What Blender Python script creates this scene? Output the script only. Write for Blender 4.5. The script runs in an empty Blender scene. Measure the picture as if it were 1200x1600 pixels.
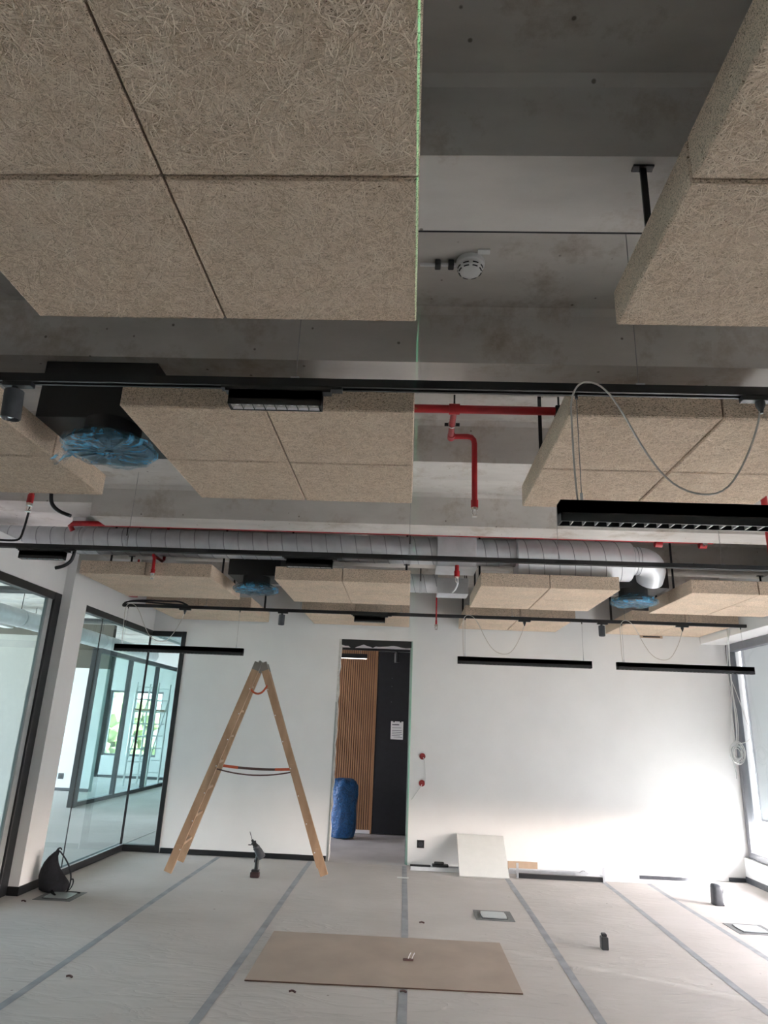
import bpy, bmesh, math, random
import numpy as np
from mathutils import Matrix, Vector

random.seed(7)
scene = bpy.context.scene
C = scene.collection

# ------------------------------------------------------------------ camera
PITCH, ROLL, YAW = 0.309415, 0.041552, -0.045307
fw = Vector((math.sin(YAW) * math.cos(PITCH), math.cos(YAW) * math.cos(PITCH), math.sin(PITCH)))
rt = Vector((math.cos(YAW), -math.sin(YAW), 0))
up = rt.cross(fw)
rt2 = math.cos(ROLL) * rt + math.sin(ROLL) * up
up2 = -math.sin(ROLL) * rt + math.cos(ROLL) * up
cd = bpy.data.cameras.new('camera')
cam = bpy.data.objects.new('camera', cd)
C.objects.link(cam)
cd.sensor_fit = 'VERTICAL'
cd.sensor_height = 36
cd.lens = 1050.33 / 1600 * 36
cd.clip_start = 0.02
cd.clip_end = 500
cam.matrix_world = Matrix(((rt2.x, up2.x, -fw.x, 0), (rt2.y, up2.y, -fw.y, 0), (rt2.z, up2.z, -fw.z, 1.48), (0, 0, 0, 1)))
scene.camera = cam

# ------------------------------------------------------------------ world, sun, exposure
w = bpy.data.worlds.new('daylight')
scene.world = w
w.use_nodes = True
nt = w.node_tree
bg = nt.nodes['Background']
sky = nt.nodes.new('ShaderNodeTexSky')
sky.sky_type = 'NISHITA'
sky.sun_disc = False
sky.sun_elevation = math.radians(31)
sky.sun_rotation = math.radians(115)
sky.dust_density = 2.5
hs = nt.nodes.new('ShaderNodeHueSaturation')
hs.inputs['Saturation'].default_value = 0.40
wb_ = nt.nodes.new('ShaderNodeMixRGB')
wb_.blend_type = 'MULTIPLY'
wb_.inputs[0].default_value = 1.0
wb_.inputs[2].default_value = (1.0, 0.91, 0.965, 1)
nt.links.new(sky.outputs[0], hs.inputs['Color'])
nt.links.new(hs.outputs[0], wb_.inputs[1])
nt.links.new(wb_.outputs[0], bg.inputs[0])
bg.inputs[1].default_value = 4.5

sd = bpy.data.lights.new('sun', 'SUN')
sun = bpy.data.objects.new('sun', sd)
C.objects.link(sun)
sd.energy = 82
sd.angle = math.radians(1.2)
sd.color = (1.0, 0.945, 0.95)
sun.location = (12, 0, 12)
sun.rotation_euler = Vector((-1.0, 0.50, -0.66)).to_track_quat('-Z', 'Y').to_euler()

vs = scene.view_settings
vs.view_transform = 'Standard'
vs.look = 'None'
vs.gamma = 1
vs.use_curve_mapping = False
vs.exposure = 0.15


# green line laser of a levelling instrument behind the viewer: a thin upright fan of light
ld = bpy.data.lights.new('line_laser', 'POINT')
laser = bpy.data.objects.new('line_laser', ld)
C.objects.link(laser)
laser.location = (-0.0250, -0.9, 1.1)
laser.rotation_euler = (0, 0, math.radians(-0.37))
ld.energy = 260
ld.color = (0.16, 1.0, 0.50)
ld.shadow_soft_size = 0.0
ld.use_nodes = True
lt = ld.node_tree
em = lt.nodes['Emission']
tc_ = lt.nodes.new('ShaderNodeTexCoord')
sx_ = lt.nodes.new('ShaderNodeSeparateXYZ')
ab_ = lt.nodes.new('ShaderNodeMath')
ab_.operation = 'ABSOLUTE'
lt_ = lt.nodes.new('ShaderNodeMath')
lt_.operation = 'LESS_THAN'
lt_.inputs[1].default_value = 0.0009
lt.links.new(tc_.outputs['Normal'], sx_.inputs[0])
lt.links.new(sx_.outputs['X'], ab_.inputs[0])
lt.links.new(ab_.outputs[0], lt_.inputs[0])
lt.links.new(lt_.outputs[0], em.inputs['Strength'])


def portal(name, loc, rot, sx, sy):
    l = bpy.data.lights.new(name, 'AREA')
    l.shape = 'RECTANGLE'
    l.size, l.size_y = sx, sy
    l.cycles.is_portal = True
    o = bpy.data.objects.new(name, l)
    C.objects.link(o)
    o.location = loc
    o.rotation_euler = rot
    return o


for i, yc in enumerate((7.3, 5.0, 2.7)):
    portal('window_portal', (4.02, yc, 1.42), (0, math.radians(90), 0), 2.2, 2.1)
portal('window_portal', (-8.62, 9.7, 1.65), (0, math.radians(-90), 0), 3.1, 9.4)  # over the unseen side opening added to brighten the hall

# ------------------------------------------------------------------ materials
MT = {}


def nmat(name):
    m = bpy.data.materials.new(name)
    m.use_nodes = True
    MT[name] = m
    t = m.node_tree
    return m, t, t.nodes['Principled BSDF'], t.nodes, t.links


def plain(name, col, rough=0.5, metal=0.0, vary=0.06, scale=14.0, bump=0.0, bscale=60.0, spec=None):
    m, t, b, N, L = nmat(name)
    b.inputs['Roughness'].default_value = rough
    b.inputs['Metallic'].default_value = metal
    if spec is not None:
        b.inputs['Specular IOR Level'].default_value = spec
    tc = N.new('ShaderNodeTexCoord')
    n = N.new('ShaderNodeTexNoise')
    n.inputs['Scale'].default_value = scale
    n.inputs['Detail'].default_value = 5
    L.new(tc.outputs['Object'], n.inputs['Vector'])
    r = N.new('ShaderNodeValToRGB')
    r.color_ramp.elements[0].position = 0.3
    r.color_ramp.elements[1].position = 0.7
    r.color_ramp.elements[0].color = tuple(max(0, c * (1 - vary)) for c in col) + (1,)
    r.color_ramp.elements[1].color = tuple(min(1, c * (1 + vary)) for c in col) + (1,)
    L.new(n.outputs['Fac'], r.inputs['Fac'])
    L.new(r.outputs['Color'], b.inputs['Base Color'])
    if bump:
        n2 = N.new('ShaderNodeTexNoise')
        n2.inputs['Scale'].default_value = bscale
        n2.inputs['Detail'].default_value = 4
        L.new(tc.outputs['Object'], n2.inputs['Vector'])
        bp = N.new('ShaderNodeBump')
        bp.inputs['Strength'].default_value = bump
        bp.inputs['Distance'].default_value = 0.01
        L.new(n2.outputs['Fac'], bp.inputs['Height'])
        L.new(bp.outputs['Normal'], b.inputs['Normal'])
    return m


plain('white_plaster', (0.87, 0.865, 0.86), 0.85, vary=0.02, scale=3, bump=0.06, bscale=90)
plain('black_metal', (0.012, 0.013, 0.015), 0.42, vary=0.15)
plain('black_box', (0.012, 0.012, 0.013), 0.5, vary=0.15)
plain('black_plastic', (0.02, 0.021, 0.023), 0.4, vary=0.1)
plain('black_fabric', (0.010, 0.011, 0.016), 0.9, vary=0.3, scale=40, bump=0.4, bscale=120)
plain('black_rubber', (0.015, 0.015, 0.017), 0.55)
plain('graphite', (0.055, 0.06, 0.07), 0.45, vary=0.2, scale=30)
plain('window_grey', (0.16, 0.165, 0.185), 0.4)
plain('red_paint', (0.42, 0.012, 0.018), 0.38, vary=0.12)
plain('red_plastic', (0.30, 0.02, 0.02), 0.5)
plain('chrome', (0.75, 0.74, 0.72), 0.18, 1.0)
plain('zinc', (0.68, 0.70, 0.73), 0.42, 0.25, vary=0.10, scale=9)
plain('zinc_bright', (0.80, 0.82, 0.85), 0.38, 0.25, vary=0.08, scale=7)
plain('zinc_seam', (0.34, 0.36, 0.40), 0.5, 0.6)
plain('aluminium', (0.60, 0.62, 0.65), 0.35, 0.8)
plain('louvre_grey', (0.62, 0.62, 0.62), 0.4)
plain('hinge_steel', (0.24, 0.23, 0.21), 0.5, 0.4)
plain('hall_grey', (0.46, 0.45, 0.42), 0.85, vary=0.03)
plain('pipe_grey', (0.42, 0.44, 0.44), 0.5)
plain('cable_white', (0.62, 0.62, 0.60), 0.5)
plain('cable_clear', (0.60, 0.56, 0.52), 0.3)
plain('wire_steel', (0.30, 0.30, 0.30), 0.4, 0.5)
plain('white_plastic', (0.78, 0.78, 0.78), 0.35, vary=0.02)
plain('white_board', (0.80, 0.80, 0.77), 0.5, vary=0.02)
plain('board_edge', (0.45, 0.42, 0.38), 0.7)
plain('paper', (0.82, 0.82, 0.80), 0.8, vary=0.02)
plain('ink', (0.05, 0.05, 0.06), 0.8)
plain('hardboard', (0.42, 0.34, 0.28), 0.75, vary=0.10, scale=2.5, bump=0.05, bscale=200)
plain('hardboard_edge', (0.10, 0.055, 0.035), 0.8)
plain('cardboard', (0.55, 0.40, 0.28), 0.8)
plain('strap_orange', (0.55, 0.10, 0.04), 0.7)
plain('strap_brown', (0.10, 0.05, 0.045), 0.7)
plain('floorbox_grey', (0.17, 0.175, 0.175), 0.6, vary=0.15)
plain('steel_lid', (0.50, 0.55, 0.56), 0.28, 0.35)
plain('tape_grey', (0.33, 0.34, 0.36), 0.6, vary=0.18, scale=8)
plain('plaster_raw', (0.62, 0.61, 0.58), 0.9, vary=0.15, scale=30, bump=0.5, bscale=40)
plain('stud_steel', (0.42, 0.46, 0.46), 0.42, 0.7)
plain('black_panel', (0.010, 0.011, 0.014), 0.6, vary=0.2)
plain('screed', (0.55, 0.53, 0.51), 0.8, vary=0.12, scale=2.2)
plain('taupe', (0.10, 0.09, 0.072), 0.9)
plain('blue_glove', (0.10, 0.30, 0.45), 0.4)
plain('lens', (0.9, 0.9, 0.9), 0.08, 1.0, vary=0.02)
plain('ground', (0.40, 0.41, 0.38), 0.9, vary=0.2, scale=0.3)
plain('foliage', (0.10, 0.12, 0.04), 0.8, vary=0.6, scale=3)
plain('bark', (0.12, 0.09, 0.06), 0.9)
plain('battery_red', (0.045, 0.02, 0.02), 0.5, vary=0.3, scale=60)


def concrete(name, a, b_, stain):
    m, t, b, N, L = nmat(name)
    b.inputs['Roughness'].default_value = 0.85
    tc = N.new('ShaderNodeTexCoord')
    mp = N.new('ShaderNodeMapping')
    mp.inputs['Scale'].default_value = (0.6, 1.6, 1.6)
    L.new(tc.outputs['Object'], mp.inputs['Vector'])
    n = N.new('ShaderNodeTexNoise')
    n.inputs['Scale'].default_value = 1.3
    n.inputs['Detail'].default_value = 8
    n.inputs['Roughness'].default_value = 0.6
    L.new(mp.outputs[0], n.inputs['Vector'])
    r = N.new('ShaderNodeValToRGB')
    r.color_ramp.elements[0].position = 0.33
    r.color_ramp.elements[1].position = 0.68
    r.color_ramp.elements[0].color = a + (1,)
    r.color_ramp.elements[1].color = b_ + (1,)
    L.new(n.outputs['Fac'], r.inputs['Fac'])
    # rusty stains
    n2 = N.new('ShaderNodeTexNoise')
    n2.inputs['Scale'].default_value = 2.7
    n2.inputs['Detail'].default_value = 10
    n2.inputs['Roughness'].default_value = 0.72
    L.new(tc.outputs['Object'], n2.inputs['Vector'])
    r2 = N.new('ShaderNodeValToRGB')
    r2.color_ramp.elements[0].position = 0.53
    r2.color_ramp.elements[1].position = 0.72
    L.new(n2.outputs['Fac'], r2.inputs['Fac'])
    mx = N.new('ShaderNodeMixRGB')
    mx.inputs[2].default_value = stain + (1,)
    sc = N.new('ShaderNodeMath')
    sc.operation = 'MULTIPLY'
    sc.inputs[1].default_value = 0.9
    L.new(r2.outputs['Color'], sc.inputs[0])
    L.new(sc.outputs[0], mx.inputs[0])
    L.new(r.outputs['Color'], mx.inputs[1])
    # pinholes
    v = N.new('ShaderNodeTexVoronoi')
    v.inputs['Scale'].default_value = 9
    L.new(tc.outputs['Object'], v.inputs['Vector'])
    r3 = N.new('ShaderNodeValToRGB')
    r3.color_ramp.elements[0].position = 0.045
    r3.color_ramp.elements[1].position = 0.075
    r3.color_ramp.elements[0].color = (0.35, 0.32, 0.3, 1)
    r3.color_ramp.elements[1].color = (1, 1, 1, 1)
    L.new(v.outputs['Distance'], r3.inputs['Fac'])
    m2 = N.new('ShaderNodeMixRGB')
    m2.blend_type = 'MULTIPLY'
    m2.inputs[0].default_value = 1
    L.new(mx.outputs[0], m2.inputs[1])
    L.new(r3.outputs['Color'], m2.inputs[2])
    L.new(m2.outputs[0], b.inputs['Base Color'])
    bp = N.new('ShaderNodeBump')
    bp.inputs['Strength'].default_value = 0.15
    bp.inputs['Distance'].default_value = 0.01
    L.new(n2.outputs['Fac'], bp.inputs['Height'])
    L.new(bp.outputs['Normal'], b.inputs['Normal'])


concrete('concrete', (0.46, 0.43, 0.40), (0.68, 0.645, 0.605), (0.30, 0.24, 0.18))
concrete('concrete_rib', (0.48, 0.45, 0.42), (0.68, 0.645, 0.61), (0.34, 0.27, 0.20))


def woodwool():
    m, t, b, N, L = nmat('wood_wool')
    b.inputs['Roughness'].default_value = 0.9
    b.inputs['Specular IOR Level'].default_value = 0.1
    tc = N.new('ShaderNodeTexCoord')
    oi = N.new('ShaderNodeObjectInfo')
    ml = N.new('ShaderNodeVectorMath')
    ml.operation = 'MULTIPLY'
    ml.inputs[1].default_value = (7, 13, 3)
    L.new(oi.outputs['Random'], ml.inputs[0])
    ad = N.new('ShaderNodeVectorMath')
    L.new(tc.outputs['Object'], ad.inputs[0])
    L.new(ml.outputs[0], ad.inputs[1])
    wn = N.new('ShaderNodeTexNoise')
    wn.inputs['Scale'].default_value = 22
    wn.inputs['Detail'].default_value = 1
    L.new(ad.outputs[0], wn.inputs['Vector'])
    sb = N.new('ShaderNodeVectorMath')
    sb.operation = 'MULTIPLY_ADD'
    sb.inputs[1].default_value = (0.035, 0.035, 0.035)
    L.new(wn.outputs['Color'], sb.inputs[0])
    L.new(ad.outputs[0], sb.inputs[2])
    prev = None
    # strands follow the contour lines of several stretched noises
    for k, (ang, st, sc, wd) in enumerate(((0.2, 2.6, 165, .075), (1.2, 2.8, 185, .07), (2.2, 2.4, 170, .075), (0.8, 1.2, 200, .06), (2.9, 3.0, 155, .07))):
        mp = N.new('ShaderNodeMapping')
        mp.inputs['Rotation'].default_value = (0.35 * k, 0.25 * k, ang)
        mp.inputs['Scale'].default_value = (sc / st, sc * 1.25, sc * 1.1)
        mp.inputs['Location'].default_value = (k * 31.1, k * 17.7, k * 9.3)
        L.new(sb.outputs[0], mp.inputs['Vector'])
        n = N.new('ShaderNodeTexNoise')
        n.inputs['Scale'].default_value = 1.0
        n.inputs['Detail'].default_value = 0
        L.new(mp.outputs[0], n.inputs['Vector'])
        d1 = N.new('ShaderNodeMath')
        d1.operation = 'SUBTRACT'
        d1.inputs[1].default_value = 0.5
        L.new(n.outputs['Fac'], d1.inputs[0])
        d2 = N.new('ShaderNodeMath')
        d2.operation = 'ABSOLUTE'
        L.new(d1.outputs[0], d2.inputs[0])
        d3 = N.new('ShaderNodeMapRange')
        d3.inputs['From Min'].default_value = 0.0
        d3.inputs['From Max'].default_value = wd
        d3.inputs['To Min'].default_value = 1.0 - 0.07 * k
        d3.inputs['To Max'].default_value = 0.0
        L.new(d2.outputs[0], d3.inputs['Value'])
        if prev is None:
            prev = d3.outputs[0]
        else:
            mx = N.new('ShaderNodeMath')
            mx.operation = 'MAXIMUM'
            L.new(prev, mx.inputs[0])
            L.new(d3.outputs[0], mx.inputs[1])
            prev = mx.outputs[0]
    r = N.new('ShaderNodeValToRGB')
    e = r.color_ramp.elements
    e[0].position = 0.0
    e[0].color = (0.28, 0.20, 0.135, 1)
    e[1].position = 1.0
    e[1].color = (0.95, 0.79, 0.65, 1)
    x = e.new(0.42)
    x.color = (0.79, 0.635, 0.495, 1)
    L.new(prev, r.inputs['Fac'])
    # slow tint drift between lots of fibre
    n4 = N.new('ShaderNodeTexNoise')
    n4.inputs['Scale'].default_value = 5
    L.new(ad.outputs[0], n4.inputs['Vector'])
    r4 = N.new('ShaderNodeValToRGB')
    r4.color_ramp.elements[0].position = 0.35
    r4.color_ramp.elements[1].position = 0.65
    r4.color_ramp.elements[0].color = (0.90, 0.90, 0.88, 1)
    r4.color_ramp.elements[1].color = (1.0, 0.98, 0.96, 1)
    L.new(n4.outputs['Fac'], r4.inputs['Fac'])
    m2 = N.new('ShaderNodeMixRGB')
    m2.blend_type = 'MULTIPLY'
    m2.inputs[0].default_value = 1
    L.new(r.outputs['Color'], m2.inputs[1])
    L.new(r4.outputs['Color'], m2.inputs[2])
    L.new(m2.outputs[0], b.inputs['Base Color'])
    bp = N.new('ShaderNodeBump')
    bp.inputs['Strength'].default_value = 0.6
    bp.inputs['Distance'].default_value = 0.004
    L.new(prev, bp.inputs['Height'])
    L.new(bp.outputs['Normal'], b.inputs['Normal'])


woodwool()


def woolfibre():
    m, t, b, N, L = nmat('wool_fibre')
    b.inputs['Roughness'].default_value = 0.85
    b.inputs['Specular IOR Level'].default_value = 0.15
    g = N.new('ShaderNodeNewGeometry')
    r = N.new('ShaderNodeValToRGB')
    r.color_ramp.elements[0].color = (0.55, 0.41, 0.285, 1)
    r.color_ramp.elements[1].color = (0.98, 0.84, 0.69, 1)
    x = r.color_ramp.elements.new(0.45)
    x.color = (0.82, 0.655, 0.51, 1)
    L.new(g.outputs['Random Per Island'], r.inputs['Fac'])
    L.new(r.outputs['Color'], b.inputs['Base Color'])


woolfibre()


def fleece():
    m, t, b, N, L = nmat('fleece')
    b.inputs['Roughness'].default_value = 0.75
    tc = N.new('ShaderNodeTexCoord')
    n = N.new('ShaderNodeTexNoise')
    n.inputs['Scale'].default_value = 1.4
    n.inputs['Detail'].default_value = 6
    L.new(tc.outputs['Object'], n.inputs['Vector'])
    r = N.new('ShaderNodeValToRGB')
    r.color_ramp.elements[0].position = 0.3
    r.color_ramp.elements[1].position = 0.7
    r.color_ramp.elements[0].color = (0.53, 0.495, 0.465, 1)
    r.color_ramp.elements[1].color = (0.61, 0.57, 0.54, 1)
    L.new(n.outputs['Fac'], r.inputs['Fac'])
    sp = N.new('ShaderNodeTexVoronoi')
    sp.inputs['Scale'].default_value = 3.3
    L.new(tc.outputs['Object'], sp.inputs['Vector'])
    rs = N.new('ShaderNodeValToRGB')
    rs.color_ramp.elements[0].position = 0.02
    rs.color_ramp.elements[1].position = 0.035
    rs.color_ramp.elements[0].color = (0.45, 0.42, 0.4, 1)
    rs.color_ramp.elements[1].color = (1, 1, 1, 1)
    L.new(sp.outputs['Distance'], rs.inputs['Fac'])
    mu = N.new('ShaderNodeMixRGB')
    mu.blend_type = 'MULTIPLY'
    mu.inputs[0].default_value = 1
    L.new(r.outputs['Color'], mu.inputs[1])
    L.new(rs.outputs['Color'], mu.inputs[2])
    L.new(mu.outputs[0], b.inputs['Base Color'])
    mp = N.new('ShaderNodeMapping')
    mp.inputs['Scale'].default_value = (1.0, 3.2, 1)
    mp.inputs['Rotation'].default_value = (0, 0, 0.35)
    L.new(tc.outputs['Object'], mp.inputs['Vector'])
    n2 = N.new('ShaderNodeTexNoise')
    n2.inputs['Scale'].default_value = 1.8
    n2.inputs['Detail'].default_value = 3
    n2.inputs['Distortion'].default_value = 1.2
    L.new(mp.outputs[0], n2.inputs['Vector'])
    rd = N.new('ShaderNodeMath')
    rd.operation = 'SUBTRACT'
    rd.inputs[1].default_value = 0.5
    L.new(n2.outputs['Fac'], rd.inputs[0])
    ab = N.new('ShaderNodeMath')
    ab.operation = 'ABSOLUTE'
    L.new(rd.outputs[0], ab.inputs[0])
    pw = N.new('ShaderNodeMath')
    pw.operation = 'POWER'
    pw.inputs[1].default_value = 0.45
    L.new(ab.outputs[0], pw.inputs[0])
    bp = N.new('ShaderNodeBump')
    bp.inputs['Strength'].default_value = 0.5
    bp.inputs['Distance'].default_value = 0.02
    bp.invert = True
    L.new(pw.outputs[0], bp.inputs['Height'])
    L.new(bp.outputs['Normal'], b.inputs['Normal'])


fleece()


def wood(name, a, c, sc=(3, 40, 40), rough=0.6):
    m, t, b, N, L = nmat(name)
    b.inputs['Roughness'].default_value = rough
    tc = N.new('ShaderNodeTexCoord')
    mp = N.new('ShaderNodeMapping')
    mp.inputs['Scale'].default_value = sc
    L.new(tc.outputs['Object'], mp.inputs['Vector'])
    n = N.new('ShaderNodeTexNoise')
    n.inputs['Scale'].default_value = 1
    n.inputs['Detail'].default_value = 6
    n.inputs['Distortion'].default_value = 0.6
    L.new(mp.outputs[0], n.inputs['Vector'])
    r = N.new('ShaderNodeValToRGB')
    r.color_ramp.elements[0].position = 0.3
    r.color_ramp.elements[1].position = 0.72
    r.color_ramp.elements[0].color = a + (1,)
    r.color_ramp.elements[1].color = c + (1,)
    L.new(n.outputs['Fac'], r.inputs['Fac'])
    L.new(r.outputs['Color'], b.inputs['Base Color'])


wood('ladder_wood', (0.36, 0.225, 0.135), (0.52, 0.345, 0.22), (9, 9, 2.5))
wood('slat_wood', (0.30, 0.155, 0.075), (0.42, 0.23, 0.12), (40, 40, 2.5))


def glass(name, tint, refl=1.0):
    m = bpy.data.materials.new(name)
    m.use_nodes = True
    MT[name] = m
    N, L = m.node_tree.nodes, m.node_tree.links
    N.remove(N['Principled BSDF'])
    out = N['Material Output']
    tr = N.new('ShaderNodeBsdfTransparent')
    tr.inputs[0].default_value = tint + (1,)
    gl = N.new('ShaderNodeBsdfGlossy')
    gl.inputs['Roughness'].default_value = 0.01
    gl.inputs[0].default_value = (0.85, 0.95, 0.95, 1)
    fr = N.new('ShaderNodeFresnel')
    fr.inputs[0].default_value = 1.5
    mu = N.new('ShaderNodeMath')
    mu.operation = 'MULTIPLY'
    mu.inputs[1].default_value = refl
    mx = N.new('ShaderNodeMixShader')
    L.new(fr.outputs[0], mu.inputs[0])
    # reflect only on the outer skin: the fresnel term of the inner face would be total reflection
    ge = N.new('ShaderNodeNewGeometry')
    inv = N.new('ShaderNodeMath')
    inv.operation = 'SUBTRACT'
    inv.inputs[0].default_value = 1.0
    L.new(ge.outputs['Backfacing'], inv.inputs[1])
    m3 = N.new('ShaderNodeMath')
    m3.operation = 'MULTIPLY'
    L.new(mu.outputs[0], m3.inputs[0])
    L.new(inv.outputs[0], m3.inputs[1])
    L.new(m3.outputs[0], mx.inputs[0])
    L.new(tr.outputs[0], mx.inputs[1])
    L.new(gl.outputs[0], mx.inputs[2])
    L.new(mx.outputs[0], out.inputs[0])


glass('partition_glass', (0.80, 0.91, 0.90))
glass('window_glass', (0.93, 0.96, 0.96))


def fabric_screen():
    m = bpy.data.materials.new('screen_fabric')
    m.use_nodes = True
    MT['screen_fabric'] = m
    N, L = m.node_tree.nodes, m.node_tree.links
    N.remove(N['Principled BSDF'])
    out = N['Material Output']
    d = N.new('ShaderNodeBsdfDiffuse')
    t = N.new('ShaderNodeBsdfTranslucent')
    d.inputs[0].default_value = (0.55, 0.56, 0.57, 1)
    tc = N.new('ShaderNodeTexCoord')
    n = N.new('ShaderNodeTexNoise')
    n.inputs['Scale'].default_value = 1.5
    L.new(tc.outputs['Object'], n.inputs['Vector'])
    r = N.new('ShaderNodeValToRGB')
    r.color_ramp.elements[0].color = (0.50, 0.51, 0.53, 1)
    r.color_ramp.elements[1].color = (0.56, 0.57, 0.59, 1)
    L.new(n.outputs['Fac'], r.inputs['Fac'])
    L.new(r.outputs['Color'], t.inputs[0])
    mx = N.new('ShaderNodeMixShader')
    mx.inputs[0].default_value = 0.009
    L.new(d.outputs[0], mx.inputs[1])
    L.new(t.outputs[0], mx.inputs[2])
    L.new(mx.outputs[0], out.inputs[0])


fabric_screen()


def film(name, col, rough=0.18, trans=0.45):
    m, t, b, N, L = nmat(name)
    b.inputs['Roughness'].default_value = rough
    tc = N.new('ShaderNodeTexCoord')
    n = N.new('ShaderNodeTexNoise')
    n.inputs['Scale'].default_value = 18
    n.inputs['Detail'].default_value = 4
    n.inputs['Distortion'].default_value = 2.0
    L.new(tc.outputs['Object'], n.inputs['Vector'])
    r = N.new('ShaderNodeValToRGB')
    r.color_ramp.elements[0].position = 0.35
    r.color_ramp.elements[1].position = 0.7
    r.color_ramp.elements[0].color = tuple(c * 0.55 for c in col) + (1,)
    r.color_ramp.elements[1].color = tuple(min(1, c * 1.2) for c in col) + (1,)
    L.new(n.outputs['Fac'], r.inputs['Fac'])
    L.new(r.outputs['Color'], b.inputs['Base Color'])
    if trans:
        mp = N.new('ShaderNodeMapping')
        mp.inputs['Scale'].default_value = (6, 28, 10)
        mp.inputs['Rotation'].default_value = (0, 0, 0.5)
        L.new(tc.outputs['Object'], mp.inputs['Vector'])
        n3 = N.new('ShaderNodeTexNoise')
        n3.inputs['Scale'].default_value = 1.0
        n3.inputs['Detail'].default_value = 5
        n3.inputs['Distortion'].default_value = 1.5
        L.new(mp.outputs[0], n3.inputs['Vector'])
        ar = N.new('ShaderNodeMapRange')  # stretched opacity streaks imitate streaks of glare on the film
        ar.inputs['From Min'].default_value = 0.42
        ar.inputs['From Max'].default_value = 0.68
        ar.inputs['To Min'].default_value = 0.10
        ar.inputs['To Max'].default_value = 1 - trans + 0.45
        L.new(n3.outputs['Fac'], ar.inputs['Value'])
        L.new(ar.outputs[0], b.inputs['Alpha'])
    bp = N.new('ShaderNodeBump')
    bp.inputs['Strength'].default_value = 0.9
    bp.inputs['Distance'].default_value = 0.02
    L.new(n.outputs['Fac'], bp.inputs['Height'])
    L.new(bp.outputs['Normal'], b.inputs['Normal'])


film('blue_film', (0.13, 0.42, 0.66), 0.12, 0.62)
film('bin_bag', (0.015, 0.11, 0.30), 0.3, 0.0)

m_, t_, b_, N_, L_ = nmat('lamp_glow')
b_.inputs['Emission Color'].default_value = (1.0, 0.93, 0.85, 1)
b_.inputs['Emission Strength'].default_value = 4.0

# ------------------------------------------------------------------ mesh helpers
ORG = {}


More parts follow.
